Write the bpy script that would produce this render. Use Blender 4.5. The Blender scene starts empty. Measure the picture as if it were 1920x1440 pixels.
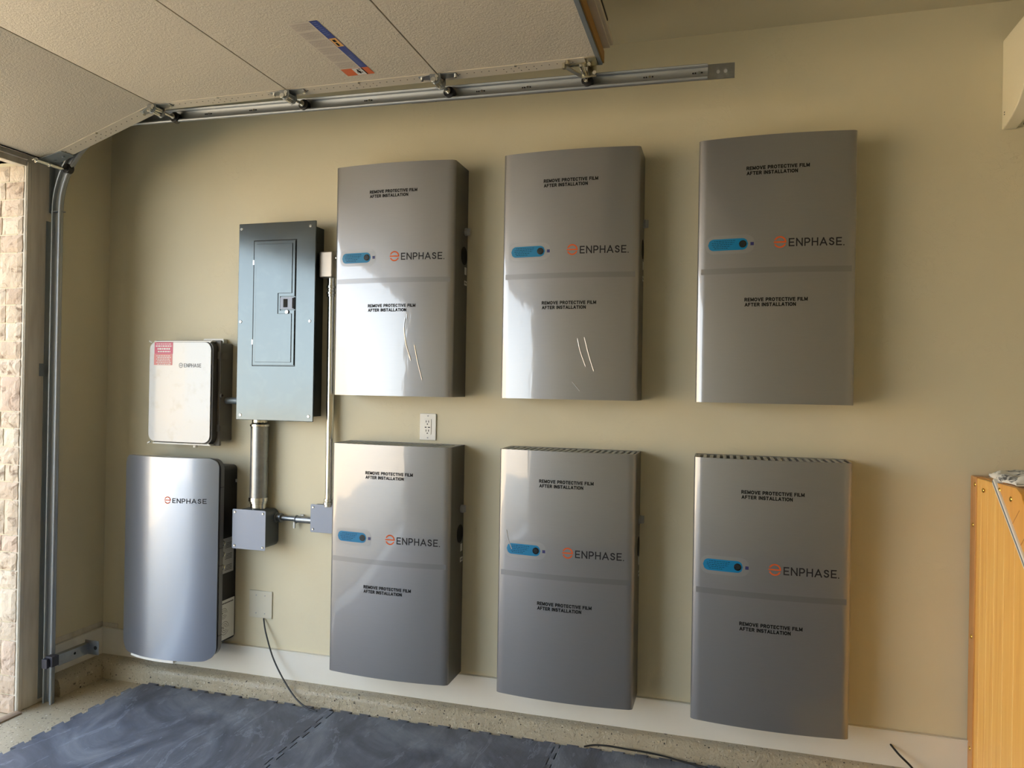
import bpy, bmesh, math, random
from mathutils import Vector, Matrix
random.seed(7)
SC = bpy.context.scene
COL = SC.collection
PI = math.pi

# ------------------------------------------------------------------ camera
F_PX, YAW, PITCH, ROLL = 1383.08, 0.2784, 0.0030, 0.0168
CAM = Vector((2.5372, -3.0341, 1.4683))
cy, sy, cp, sp, cr, sr = (math.cos(YAW), math.sin(YAW), math.cos(PITCH), math.sin(PITCH),
                          math.cos(ROLL), math.sin(ROLL))
fw = Vector((-sy * cp, cy * cp, sp)); rt = Vector((cy, sy, 0)); upv = rt.cross(fw)
r2 = rt * cr + upv * sr; u2 = -rt * sr + upv * cr
cd = bpy.data.cameras.new('camera'); cam = bpy.data.objects.new('camera', cd); COL.objects.link(cam)
M = Matrix((( r2.x, u2.x, -fw.x, CAM.x), (r2.y, u2.y, -fw.y, CAM.y), (r2.z, u2.z, -fw.z, CAM.z), (0, 0, 0, 1)))
cam.matrix_world = M
cd.sensor_width = 36; cd.lens = F_PX / 1920 * 36; cd.clip_start = 0.02; cd.clip_end = 200
SC.camera = cam

# ------------------------------------------------------------------ view, world, lights
SC.view_settings.view_transform = 'Standard'; SC.view_settings.look = 'None'
SC.view_settings.gamma = 1.0; SC.view_settings.exposure = 0.47
SC.view_settings.use_curve_mapping = False
w = bpy.data.worlds.new('world'); SC.world = w; w.use_nodes = True
nt = w.node_tree; nt.nodes.clear()
wo = nt.nodes.new('ShaderNodeOutputWorld'); wb = nt.nodes.new('ShaderNodeBackground')
wt = nt.nodes.new('ShaderNodeTexCoord'); sx = nt.nodes.new('ShaderNodeSeparateXYZ'); rp = nt.nodes.new('ShaderNodeValToRGB')
nt.links.new(wt.outputs['Generated'], sx.inputs[0]); nt.links.new(sx.outputs['Z'], rp.inputs[0])
rp.color_ramp.elements[0].position = 0.0; rp.color_ramp.elements[0].color = (0.86, 0.95, 1.0, 1)
rp.color_ramp.elements[1].position = 0.75; rp.color_ramp.elements[1].color = (0.30, 0.46, 0.74, 1)
nt.links.new(rp.outputs[0], wb.inputs[0]); wb.inputs[1].default_value = 4.8
nt.links.new(wb.outputs[0], wo.inputs[0])

def lamp(name, kind, loc, energy, color, **k):
    l = bpy.data.lights.new(name, kind); l.energy = energy; l.color = color
    for a, b in k.items(): setattr(l, a, b)
    o = bpy.data.objects.new(name, l); COL.objects.link(o); o.location = loc; return o

sun = lamp('sun', 'SUN', (-6, 10, 12), 26.0, (1.0, 0.86, 0.67), angle=0.01)
sun.rotation_euler = Vector((-0.50, -0.48, -0.72)).to_track_quat('-Z', 'Y').to_euler()

# ------------------------------------------------------------------ helpers
def lin(c):
    return tuple(((x / 255) / 12.92 if x / 255 <= 0.04045 else ((x / 255 + 0.055) / 1.055) ** 2.4) for x in c) + (1,)

def mat(name, col, rough=0.5, metal=0.0, coat=0.0, crough=0.03, spec=0.5):
    m = bpy.data.materials.new(name); m.use_nodes = True
    b = m.node_tree.nodes['Principled BSDF']
    b.inputs['Base Color'].default_value = lin(col); b.inputs['Roughness'].default_value = rough
    b.inputs['Metallic'].default_value = metal; b.inputs['Coat Weight'].default_value = coat
    b.inputs['Coat Roughness'].default_value = crough; b.inputs['Specular IOR Level'].default_value = spec
    m.diffuse_color = lin(col)
    return m

def N(m, kind, **k):
    n = m.node_tree.nodes.new(kind)
    for a, b in k.items():
        if hasattr(n, a): setattr(n, a, b)
        else: n.inputs[a.replace('_', ' ')].default_value = b
    return n
def L(m, a, ao, b, bi): m.node_tree.links.new(a.outputs[ao], b.inputs[bi])
def BS(m): return m.node_tree.nodes['Principled BSDF']
def coords(m, scale=(1, 1, 1), rot=(0, 0, 0)):
    t = N(m, 'ShaderNodeTexCoord'); p = N(m, 'ShaderNodeMapping')
    p.inputs['Scale'].default_value = scale; p.inputs['Rotation'].default_value = rot
    L(m, t, 'Object', p, 'Vector'); return p
def noise(m, vec, scale, detail=3, rough=0.5, dist=0.0):
    n = N(m, 'ShaderNodeTexNoise'); n.inputs['Scale'].default_value = scale
    n.inputs['Detail'].default_value = detail; n.inputs['Roughness'].default_value = rough
    n.inputs['Distortion'].default_value = dist; L(m, vec, 0, n, 'Vector'); return n
def ramp(m, src, so, stops):
    r = N(m, 'ShaderNodeValToRGB'); e = r.color_ramp.elements
    while len(e) < len(stops): e.new(0.5)
    for q, (p, c) in zip(e, stops): q.position = p; q.color = c if len(c) == 4 else (*c, 1)
    L(m, src, so, r, 0); return r
def G(v): return (v, v, v, 1)
def mixc(m, fac, fo, a, b):
    x = N(m, 'ShaderNodeMix'); x.data_type = 'RGBA'
    if fac is None: x.inputs[0].default_value = fo
    else: L(m, fac, fo, x, 0)
    for i, q in ((6, a), (7, b)):
        if isinstance(q, tuple) and len(q) == 4: x.inputs[i].default_value = q
        else: m.node_tree.links.new(q, x.inputs[i])
    return x.outputs[2]
def setc(m, sock): m.node_tree.links.new(sock, BS(m).inputs['Base Color'])
def bump(m, src, so, strength, dist=0.002, prev=None):
    b = N(m, 'ShaderNodeBump'); b.inputs['Strength'].default_value = strength; b.inputs['Distance'].default_value = dist
    L(m, src, so, b, 'Height')
    if prev: L(m, prev, 0, b, 'Normal')
    L(m, b, 0, BS(m), 'Normal'); return b

# ------------------------------------------------------------------ materials
def wall_mat(name, col):
    m = mat(name, col, 0.5, spec=0.35); c = coords(m)
    n1 = noise(m, c, 3.0, 5, 0.55, 0.5); n2 = noise(m, c, 16, 4, 0.6, 1.2); n3 = noise(m, c, 260, 2)
    r1 = ramp(m, n1, 0, [(0.50, G(0)), (0.66, G(1))])
    r2_ = ramp(m, n2, 0, [(0.49, G(0)), (0.505, G(1)), (0.52, G(0))])
    mul = N(m, 'ShaderNodeMath', operation='MULTIPLY'); L(m, r1, 0, mul, 0); L(m, r2_, 0, mul, 1)
    b1 = bump(m, mul, 0, 0.32, 0.0026); b2 = bump(m, n3, 0, 0.10, 0.0008, b1)
    bump(m, n1, 0, 0.35, 0.010, b2)
    setc(m, mixc(m, n1, 0, lin(tuple(x - 5 for x in col)), lin(tuple(min(255, x + 5) for x in col))))
    return m
M_WALL = wall_mat('painted plaster', (212, 204, 176))
M_CEIL = wall_mat('ceiling plaster', (204, 196, 168))
M_BASE = mat('white baseboard paint', (222, 219, 208), 0.42)
_c = coords(M_BASE); _n = noise(M_BASE, _c, 4, 4); setc(M_BASE, mixc(M_BASE, _n, 0, lin((212, 209, 198)), lin((228, 226, 216))))
M_TRIM = mat('weathered trim paint', (176, 166, 146), 0.6)
_c = coords(M_TRIM, (1, 1, 0.12)); _n = noise(M_TRIM, _c, 30, 5)
setc(M_TRIM, ramp(M_TRIM, _n, 0, [(0.30, lin((188, 180, 164))), (0.6, lin((208, 202, 188)))]).outputs[0]); bump(M_TRIM, _n, 0, 0.08, 0.001)

def flake_mat(name, base, dark, light, bstr):
    m = mat(name, base, 0.36, coat=0.3, crough=0.15); c = coords(m)
    w1 = noise(m, c, 60, 2); add = N(m, 'ShaderNodeVectorMath', operation='MULTIPLY_ADD')
    L(m, w1, 1, add, 0); add.inputs[1].default_value = (.02, .02, .02); L(m, c, 0, add, 2)
    col = None
    n = noise(m, c, 5, 5, 0.6)
    col = mixc(m, n, 0, lin(tuple(int(x * 0.90) for x in base)), lin(tuple(min(255, int(x * 1.05)) for x in base)))
    for sc, th, hi, cc in ((95, .30, .92, light), (70, .26, .94, dark), (150, .32, .94, dark), (120, .36, .90, tuple(int(x * .72) for x in base))):
        v = N(m, 'ShaderNodeTexVoronoi'); v.inputs['Scale'].default_value = sc; L(m, add, 0, v, 'Vector')
        wn = N(m, 'ShaderNodeTexWhiteNoise'); L(m, v, 'Color', wn, 'Vector')
        near = N(m, 'ShaderNodeMath', operation='LESS_THAN'); L(m, v, 'Distance', near, 0); near.inputs[1].default_value = th
        g = N(m, 'ShaderNodeMath', operation='GREATER_THAN'); L(m, wn, 'Value', g, 0); g.inputs[1].default_value = hi
        d2 = N(m, 'ShaderNodeMath', operation='MULTIPLY'); L(m, near, 0, d2, 0); L(m, g, 0, d2, 1)
        col = mixc(m, d2, 0, col, lin(cc))
    setc(m, col)
    n2 = noise(m, c, 75, 5, 0.7, 0.6); b1 = bump(m, n2, 0, bstr, 0.010)
    n3 = noise(m, c, 14, 4, 0.6, .5); bump(m, n3, 0, bstr * .8, 0.02, b1)
    return m
M_FLOOR = flake_mat('speckled epoxy floor', (190, 178, 150), (70, 60, 50), (226, 220, 205), 0.12)
M_CURB = flake_mat('speckled rough epoxy curb', (192, 180, 154), (44, 34, 28), (222, 214, 196), 1.0)

M_GALV = mat('galvanized steel', (176, 180, 182), 0.34, 0.9)
_c = coords(M_GALV); _n = noise(M_GALV, _c, 22, 4, 0.6, 0.4)
setc(M_GALV, mixc(M_GALV, _n, 0, lin((118, 124, 128)), lin((176, 178, 179)))); _r = ramp(M_GALV, _n, 0, [(0.3, G(0.26)), (0.7, G(0.46))])
L(M_GALV, _r, 0, BS(M_GALV), 'Roughness')
M_TRACK = mat('track steel', (158, 162, 164), 0.42, 0.6)
M_GALVD = mat('dull galvanized steel', (134, 142, 146), 0.45, 0.4)
M_CHROME = mat('bright zinc steel', (214, 214, 208), 0.18, 1.0)
M_BRASSY = mat('yellow zinc steel', (188, 180, 156), 0.28, 1.0)
M_BLACK = mat('black nylon', (16, 16, 17), 0.42)
M_HOLE = mat('dark hole', (14, 13, 12), 0.8)
M_RUBBER = mat('black rubber cable', (14, 14, 15), 0.45)

M_DOOR = mat('textured door skin', (200, 191, 174), 0.52)
_c = coords(M_DOOR); _n = noise(M_DOOR, _c, 130, 3, 0.5, 0.8)
bump(M_DOOR, _n, 0, 0.75, 0.0030)
M_STILE = mat('door end stile paint', (205, 196, 178), 0.40)
M_DOOREDGE = mat('door edge galvanized', (150, 150, 146), 0.4, 0.6)

def film_mat():
    m = mat('silver cover under film', (134, 135, 138), 0.33, 0.62, coat=1.0, crough=0.045)
    BS(m).inputs['Coat IOR'].default_value = 1.65
    c = coords(m)
    # long soft creases of the plastic film
    n1 = noise(m, coords(m, (1.6, 1, 0.55), (0, 0.45, 0)), 3.2, 2, 0.4, 1.2)
    n2 = noise(m, coords(m, (9, 1, 1.5), (0, 0.2, 0)), 5.0, 3, 0.5, 0.9)
    b = N(m, 'ShaderNodeBump'); b.inputs['Strength'].default_value = 0.18; b.inputs['Distance'].default_value = 0.010
    L(m, n1, 0, b, 'Height')
    b2 = N(m, 'ShaderNodeBump'); b2.inputs['Strength'].default_value = 0.05; b2.inputs['Distance'].default_value = 0.004
    L(m, n2, 0, b2, 'Height'); L(m, b, 0, b2, 'Normal'); L(m, b2, 0, BS(m), 'Coat Normal')
    # fine brushed grain of the cover
    g = noise(m, coords(m, (4, 4, 300)), 6, 2)
    setc(m, mixc(m, g, 0, lin((131, 132, 135)), lin((138, 139, 142))))
    # a few short scratches in the film
    s = noise(m, coords(m, (60, 1, 5), (0, 0.5, 0)), 2.2, 2)
    r = ramp(m, s, 0, [(0.70, G(0.045)), (0.74, G(0.25))]); L(m, r, 0, BS(m), 'Coat Roughness')
    return m
M_FILM = film_mat()
M_OVERLAP = mat('doubled film strip', (122, 123, 126), 0.38, 0.62, coat=0.8, crough=0.09)
M_SIDE = mat('grey powder coated side', (94, 94, 92), 0.36, 0.5, coat=0.2, crough=0.2)
M_BAR = mat('grey vent bar', (176, 176, 172), 0.5, 0.2)
M_INK = mat('black print', (6, 6, 7), 0.7, spec=0.2)
M_GREYINK = mat('dark grey lettering', (34, 34, 38), 0.7, spec=0.2)
M_ORANGE = mat('orange lettering', (206, 88, 34), 0.6, spec=0.25)
M_BLUE = mat('blue sticker', (0, 112, 158), 0.4, coat=0.15, spec=0.3)
M_PALE = mat('pale clear sticker', (136, 138, 140), 0.35, 0.4, coat=0.4)
M_NAVY = mat('navy print', (26, 30, 92), 0.4)
M_LENS = mat('black button', (10, 12, 12), 0.12, coat=0.8)
M_WHITE = mat('white plastic', (232, 230, 222), 0.35)
M_LABELW = mat('white label', (222, 222, 218), 0.45)
M_LIGHTGREY = mat('light grey plastic', (168, 170, 172), 0.4)
M_SILVER = mat('brushed aluminium cover', (156, 164, 178), 0.34, 0.80, coat=0.7, crough=0.05)
_n = noise(M_SILVER, coords(M_SILVER, (1, 1, 1), (0, 0.6, 0)), 11, 4, 0.5, 0.8)
_b = N(M_SILVER, 'ShaderNodeBump'); _b.inputs['Strength'].default_value = 0.12; _b.inputs['Distance'].default_value = 0.006
L(M_SILVER, _n, 0, _b, 'Height'); L(M_SILVER, _b, 0, BS(M_SILVER), 'Coat Normal')
M_RIM = mat('grey gasket rim', (112, 112, 114), 0.4, 0.2)
M_RIMD = mat('dark grey rim', (58, 58, 60), 0.45)
M_CHASSIS = mat('black powder coated chassis', (17, 18, 19), 0.45)
M_TAUPE = mat('taupe polycarbonate', (104, 99, 90), 0.45)
M_TAUPED = mat('dark taupe plastic', (66, 62, 56), 0.5)
M_LID = mat('white gloss lid', (208, 211, 211), 0.25, coat=0.3)
_n = noise(M_LID, coords(M_LID), 14, 4, 0.6); setc(M_LID, ramp(M_LID, _n, 0, [(0.3, lin((202, 202, 198))), (0.45, lin((209, 211, 211)))]).outputs[0])

M_PANEL = mat('grey enamelled steel', (88, 94, 95), 0.15, 0.85, coat=0.15, crough=0.12)
_n = noise(M_PANEL, coords(M_PANEL, (1, 1, .6)), 7, 2, 0.4, 0.6)
L(M_PANEL, ramp(M_PANEL, _n, 0, [(0.30, G(0.14)), (0.70, G(0.19))]), 0, BS(M_PANEL), 'Roughness')
_n2 = noise(M_PANEL, coords(M_PANEL), 16, 2, 0.5, 1.5)
setc(M_PANEL, ramp(M_PANEL, _n2, 0, [(0.50, lin((86, 92, 93))), (0.80, lin((89, 95, 95)))]).outputs[0])
M_PANELD = mat('grey enamelled box', (62, 70, 68), 0.45, 0.3)
M_JBOX = mat('blue grey enamel', (136, 144, 160), 0.42, 0.2)
M_JBOXD = mat('dark grey enamel', (84, 90, 94), 0.5, 0.2)
M_CAST = mat('cast aluminium', (186, 178, 168), 0.42, 0.7)
M_AC = mat('cream appliance plastic', (236, 228, 200), 0.35)
M_ACSHADE = mat('shaded appliance underside', (150, 142, 128), 0.45)  # darker copy of the cream plastic, underside shade put into the colour

def wood_mat(name, a, b, dark, rot=(0, 0, 0)):
    m = mat(name, a, 0.38, coat=0.25, crough=0.2)
    c = coords(m, (1, 1, 0.06), rot); n = noise(m, c, 42, 5, 0.55, 0.6)
    n2 = noise(m, coords(m, (1, 1, 0.02), rot), 12, 2)
    base = ramp(m, n, 0, [(0.30, lin(dark)), (0.45, lin(b)), (0.62, lin(a))]).outputs[0]
    setc(m, mixc(m, n2, 0, lin(b), base)); return m
M_WOOD = wood_mat('varnished pine', (250, 200, 108), (244, 184, 90), (224, 156, 68))
M_WOODT = wood_mat('varnished pine diagonal', (244, 184, 92), (234, 168, 78), (206, 136, 58), (0.45, 0, 0))
M_WOODD = wood_mat('darker stained pine', (216, 158, 88), (198, 138, 74), (160, 106, 56))
M_BRASS = mat('brass nail', (224, 184, 92), 0.25, 1.0)
M_ALU = mat('white painted metal strip', (240, 238, 230), 0.3, 0.1)

def mat_mat():
    m = mat('foam floor mat', (66, 76, 98), 0.62, spec=0.35); c = coords(m)
    n = noise(m, coords(m, (1, 0.5, 1), (0, 0, 0.9)), 2.6, 7, 0.62, 2.2)
    n2 = noise(m, coords(m, (1, 0.45, 1), (0, 0, -0.5)), 5.0, 6, 0.7, 3.0)
    k = ramp(m, n, 0, [(0.30, lin((74, 79, 88))), (0.46, lin((102, 107, 118))), (0.60, lin((128, 134, 144))), (0.72, lin((152, 157, 164)))])
    d = ramp(m, n2, 0, [(0.56, G(0)), (0.60, G(0.45)), (0.64, G(0))])
    setc(m, mixc(m, d, 0, k.outputs[0], lin((158, 168, 184))))
    r = ramp(m, n, 0, [(0.3, G(0.45)), (0.7, G(0.72))]); L(m, r, 0, BS(m), 'Roughness')
    wv = N(m, 'ShaderNodeTexWave'); wv.inputs['Scale'].default_value = 55; wv.inputs['Distortion'].default_value = 0
    L(m, coords(m, (1, 1, 1), (0, 0, 0.0)), 0, wv, 'Vector'); b1 = bump(m, wv, 0, 0.6, 0.0015)
    bump(m, n2, 0, 0.06, 0.003, b1); return m
M_MAT = mat_mat()

def stone_mat():
    m = mat('split face stone', (206, 178, 152), 0.75); c = coords(m)
    at = N(m, 'ShaderNodeAttribute'); at.attribute_name = 'tone'
    n = noise(m, c, 16, 6, 0.65, 0.8); n2 = noise(m, c, 60, 5, 0.7)
    k = ramp(m, at, 'Fac', [(0.0, lin((182, 160, 140))), (0.35, lin((202, 184, 162))), (0.7, lin((212, 198, 178))), (1.0, lin((188, 158, 140)))])
    d = ramp(m, n, 0, [(0.34, lin((140, 118, 98))), (0.46, G(1))])
    x = N(m, 'ShaderNodeMix'); x.data_type = 'RGBA'; x.blend_type = 'MULTIPLY'; x.inputs[0].default_value = 0.8
    m.node_tree.links.new(k.outputs[0], x.inputs[6]); m.node_tree.links.new(d.outputs[0], x.inputs[7]); setc(m, x.outputs[2])
    b = bump(m, n, 0, 0.7, 0.012); bump(m, n2, 0, 0.5, 0.005, b); return m
M_STONE = stone_mat()
M_MORTAR = mat('dark mortar', (104, 90, 76), 0.9)
M_DRIVE = mat('concrete driveway', (198, 180, 150), 0.85)
_n = noise(M_DRIVE, coords(M_DRIVE), 6, 6); setc(M_DRIVE, mixc(M_DRIVE, _n, 0, lin((188, 170, 140)), lin((208, 190, 160))))
M_CLOTH = mat('grey camouflage cloth', (180, 180, 172), 0.85)
_n = noise(M_CLOTH, coords(M_CLOTH, (1, 1, 3)), 22, 3, 0.5, 1.0)
setc(M_CLOTH, ramp(M_CLOTH, _n, 0, [(0.34, lin((80, 82, 82))), (0.40, lin((170, 172, 168))), (0.48, lin((230, 228, 220)))]).outputs[0])
M_BOUNCE = mat('tan stucco', (222, 200, 164), 0.85)

# ------------------------------------------------------------------ mesh helpers
WL = {}
def wloc(o): return WL.get(o.name, Vector((0, 0, 0)))
def empty(name, label, cat, loc, group=None):
    o = bpy.data.objects.new(name, None); COL.objects.link(o); o.location = loc; o.empty_display_size = 0.05
    WL[o.name] = Vector(loc); tag(o, label, cat, group); return o
def tag(o, label=None, cat=None, group=None, kind=None):
    if label: o['label'] = label
    if cat: o['category'] = cat
    if group: o['group'] = group
    if kind: o['kind'] = kind
    return o
def obj(name, bm, mats, parent=None, bev=0.0, seg=2, loc=None, smooth=True, ang=40, label=None):
    bmesh.ops.recalc_face_normals(bm, faces=bm.faces)
    if parent is not None: base = wloc(parent)
    elif loc is not None: base = Vector(loc)
    else:
        xs = [v.co for v in bm.verts]
        mn = [min(v[i] for v in xs) for i in range(3)]; mx = [max(v[i] for v in xs) for i in range(3)]
        base = Vector(((mn[0] + mx[0]) / 2, (mn[1] + mx[1]) / 2, mn[2]))
    bmesh.ops.translate(bm, vec=-base, verts=bm.verts)
    me = bpy.data.meshes.new(name); bm.to_mesh(me); bm.free()
    for m in (mats if isinstance(mats, (list, tuple)) else [mats]): me.materials.append(m)
    o = bpy.data.objects.new(name, me); COL.objects.link(o)
    if parent is not None: o.parent = parent
    else: o.location = base
    WL[o.name] = base
    if smooth:
        me.polygons.foreach_set('use_smooth', [True] * len(me.polygons)); me.set_sharp_from_angle(angle=math.radians(ang))
    if bev > 0:
        b = o.modifiers.new('bevel', 'BEVEL'); b.width = bev; b.segments = seg; b.limit_method = 'ANGLE'
        b.angle_limit = math.radians(45); b.harden_normals = True
    if label: o['label'] = label
    return o
def bx(bm, x0, x1, y0, y1, z0, z1, mi=0):
    v = [bm.verts.new((x, y, z)) for x in (x0, x1) for y in (y0, y1) for z in (z0, z1)]
    for f in ((0, 1, 3, 2), (4, 6, 7, 5), (0, 4, 5, 1), (2, 3, 7, 6), (0, 2, 6, 4), (1, 5, 7, 3)):
        q = bm.faces.new([v[i] for i in f]); q.material_index = mi
    return v
def prism(bm, pts, axis, a0, a1, mi=0, caps=True):
    """pts: 2-D outline in the other two axes (in xyz order)."""
    def P(p, a):
        return {'x': (a, p[0], p[1]), 'y': (p[0], a, p[1]), 'z': (p[0], p[1], a)}[axis]
    A = [bm.verts.new(P(p, a0)) for p in pts]; B = [bm.verts.new(P(p, a1)) for p in pts]
    n = len(pts)
    for i in range(n):
        f = bm.faces.new((A[i], A[(i + 1) % n], B[(i + 1) % n], B[i])); f.material_index = mi
    if caps:
        for q in (A, B): f = bm.faces.new(q); f.material_index = mi
def rrect(x0, x1, y0, y1, r, n=5):
    r = min(r, (x1 - x0) / 2 - 1e-5, (y1 - y0) / 2 - 1e-5); o = []
    for cx, cy_, a in ((x1 - r, y1 - r, 0), (x0 + r, y1 - r, 90), (x0 + r, y0 + r, 180), (x1 - r, y0 + r, 270)):
        for i in range(n + 1):
            t = math.radians(a + 90 * i / n); o.append((cx + r * math.cos(t), cy_ + r * math.sin(t)))
    return o
def cyl(bm, p0, p1, r, seg=20, mi=0, r1=None, caps=True):
    p0 = Vector(p0); p1 = Vector(p1); d = (p1 - p0).normalized()
    a = d.orthogonal().normalized(); b = d.cross(a); r1 = r if r1 is None else r1
    A = []; B = []
    for i in range(seg):
        t = 2 * PI * i / seg; v = a * math.cos(t) + b * math.sin(t)
        A.append(bm.verts.new(p0 + v * r)); B.append(bm.verts.new(p1 + v * r1))
    for i in range(seg):
        f = bm.faces.new((A[i], A[(i + 1) % seg], B[(i + 1) % seg], B[i])); f.material_index = mi
    if caps:
        for q in (A, B): f = bm.faces.new(q); f.material_index = mi
def tube(bm, pts, r, seg=8, mi=0):
    pts = [Vector(p) for p in pts]; rings = []
    prev = None
    for i, p in enumerate(pts):
        d = (pts[min(i + 1, len(pts) - 1)] - pts[max(i - 1, 0)]).normalized()
        a = d.orthogonal().normalized() if prev is None else (prev - d * prev.dot(d)).normalized()
        prev = a; b = d.cross(a)
        rings.append([bm.verts.new(p + (a * math.cos(2 * PI * k / seg) + b * math.sin(2 * PI * k / seg)) * r) for k in range(seg)])
    for A, B in zip(rings, rings[1:]):
        for k in range(seg):
            f = bm.faces.new((A[k], A[(k + 1) % seg], B[(k + 1) % seg], B[k])); f.material_index = mi
    for q in (rings[0], rings[-1]): f = bm.faces.new(q); f.material_index = mi
def smooth_path(ctrl, n=10):
    c = [Vector(p) for p in ctrl]; c = [c[0] * 2 - c[1]] + c + [c[-1] * 2 - c[-2]]; o = []
    for i in range(1, len(c) - 2):
        for k in range(n):
            t = k / n; a, b, d, e = c[i - 1], c[i], c[i + 1], c[i + 2]
            o.append(0.5 * ((2 * b) + (d - a) * t + (2 * a - 5 * b + 4 * d - e) * t * t + (-a + 3 * b - 3 * d + e) * t ** 3))
    o.append(c[-2]); return o
def NB(): return bmesh.new()
def disc(bm, c, axis, r, t, seg=16, mi=0):
    c = Vector(c); cyl(bm, c, c + Vector(axis) * t, r, seg, mi)

# text and strokes laid on a front face: (u, v) -> (x, yf(x), z)
def ribbon(bm, pts, t, yf, mi=0, ext=True):
    for (ax, az), (bx_, bz) in zip(pts, pts[1:]):
        d = Vector((bx_ - ax, bz - az)); ln = d.length
        if ln < 1e-6: continue
        d /= ln; n = Vector((-d.y, d.x)) * t / 2
        e = d * (t / 2 if ext else 0); a = Vector((ax, az)) - e; b = Vector((bx_, bz)) + e
        k = max(1, int((b - a).length / 0.02))
        prev = None
        for i in range(k + 1):
            p = a + (b - a) * i / k
            row = [bm.verts.new((q.x, yf(q.x), q.y)) for q in (p + n, p - n)]
            if prev:
                f = bm.faces.new((prev[0], prev[1], row[1], row[0])); f.material_index = mi
            prev = row
def arc(cx, cz, r, a0, a1, n=14):
    return [(cx + r * math.cos(math.radians(a0 + (a1 - a0) * i / n)), cz + r * math.sin(math.radians(a0 + (a1 - a0) * i / n))) for i in range(n + 1)]
def logo(bm, cx, cz, r, yf, mi=0):
    t = r * 0.24
    ribbon(bm, arc(cx, cz, r - t / 2, 0, 158), t, yf, mi, False)
    ribbon(bm, [(cx - r, cz), (cx + r, cz)], t, yf, mi, False)
    ribbon(bm, arc(cx, cz, r - t / 2, 202, 338), t, yf, mi, False)
def _arc(cx, cz, rx, rz, a0, a1, n=8):
    return [(cx + rx * math.cos(math.radians(a0 + (a1 - a0) * i / n)), cz + rz * math.sin(math.radians(a0 + (a1 - a0) * i / n))) for i in range(n + 1)]
BOLD = {'E': (.62, [[(.6, 1), (0, 1), (0, 0), (.6, 0)], [(0, .5), (.54, .5)]]), 'F': (.58, [[(.58, 1), (0, 1), (0, 0)], [(0, .5), (.5, .5)]]),
    'I': (0, [[(0, 0), (0, 1)]]), 'L': (.56, [[(0, 1), (0, 0), (.56, 0)]]), 'T': (.72, [[(0, 1), (.72, 1)], [(.36, 1), (.36, 0)]]),
    'V': (.80, [[(0, 1), (.40, 0), (.80, 1)]]), 'N': (.72, [[(0, 0), (0, 1), (.72, 0), (.72, 1)]]), 'M': (.92, [[(0, 0), (0, 1), (.46, .12), (.92, 1), (.92, 0)]]),
    'A': (.82, [[(0, 0), (.41, 1), (.82, 0)], [(.16, .30), (.66, .30)]]), 'O': (.88, [_arc(.44, .5, .44, .5, 0, 360, 20)]),
    'C': (.78, [_arc(.44, .5, .44, .5, 45, 315, 16)]), 'P': (.66, [[(0, 0), (0, 1), (.36, 1)] + _arc(.36, .72, .30, .28, 90, -90) + [(0, .44)]]),
    'R': (.72, [[(0, 0), (0, 1), (.38, 1)] + _arc(.38, .74, .28, .26, 90, -90) + [(0, .48)], [(.36, .48), (.70, 0)]]),
    'S': (.66, [_arc(.33, .75, .31, .25, 30, 270, 10) + _arc(.33, .25, .33, .25, 90, -150, 10)])}
def lay_text(bm, s, x0, x1, z0, z1, yf, mi=0):
    gap, sp, tw = .44, .62, .23; h = z1 - z0; t = tw * h
    tot = sum((sp if c == ' ' else BOLD[c][0] + gap) for c in s) - gap
    k = (x1 - x0 - t) / tot; x = x0 + t / 2
    for c in s:
        if c == ' ': x += sp * k; continue
        wd, st = BOLD[c]
        for q in st: ribbon(bm, [(x + a * k, z0 + t / 2 + b * (h - t)) for a, b in q], t, yf, mi)
        x += (wd + gap) * k
def word(bm, x0, x1, z0, z1, yf, mi=0, tw=0.15):
    """the wordmark, drawn as geometric strokes"""
    S = [(0.50, 0.80), (0.40, 0.93), (0.24, 0.97), (0.08, 0.90), (0.04, 0.74), (0.12, 0.60), (0.28, 0.52), (0.44, 0.44),
         (0.53, 0.30), (0.48, 0.12), (0.32, 0.03), (0.14, 0.06), (0.02, 0.20)]
    P = [(0, 0), (0, 1), (0.30, 1)] + [(0.30 + 0.28 * math.cos(a), 0.71 + 0.29 * math.sin(a)) for a in [math.radians(90 - 18 * i) for i in range(11)]] + [(0, 0.42)]
    glyph = [(0.60, [[(0.56, 1), (0, 1), (0, 0), (0.58, 0)], [(0, 0.5), (0.50, 0.5)]]),
             (0.72, [[(0, 0), (0, 1), (0.70, 0), (0.70, 1)]]),
             (0.60, [P]),
             (0.68, [[(0, 0), (0, 1)], [(0.66, 0), (0.66, 1)], [(0, 0.5), (0.66, 0.5)]]),
             (0.82, [[(0, 0), (0.40, 1), (0.80, 0)], [(0.14, 0.30), (0.66, 0.30)]]),
             (0.58, [S]),
             (0.60, [[(0.56, 1), (0, 1), (0, 0), (0.58, 0)], [(0, 0.5), (0.50, 0.5)]])]
    gap = 0.33; tot = sum(g[0] for g in glyph) + gap * 6
    h = z1 - z0; k = (x1 - x0) / tot; t = tw * h; x = x0
    for wd, strokes in glyph:
        for s in strokes:
            ribbon(bm, [(x + a * k + t * 0.0, z0 + t / 2 + b * (h - t)) for a, b in s], t, yf, mi)
        x += (wd + gap) * k

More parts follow.
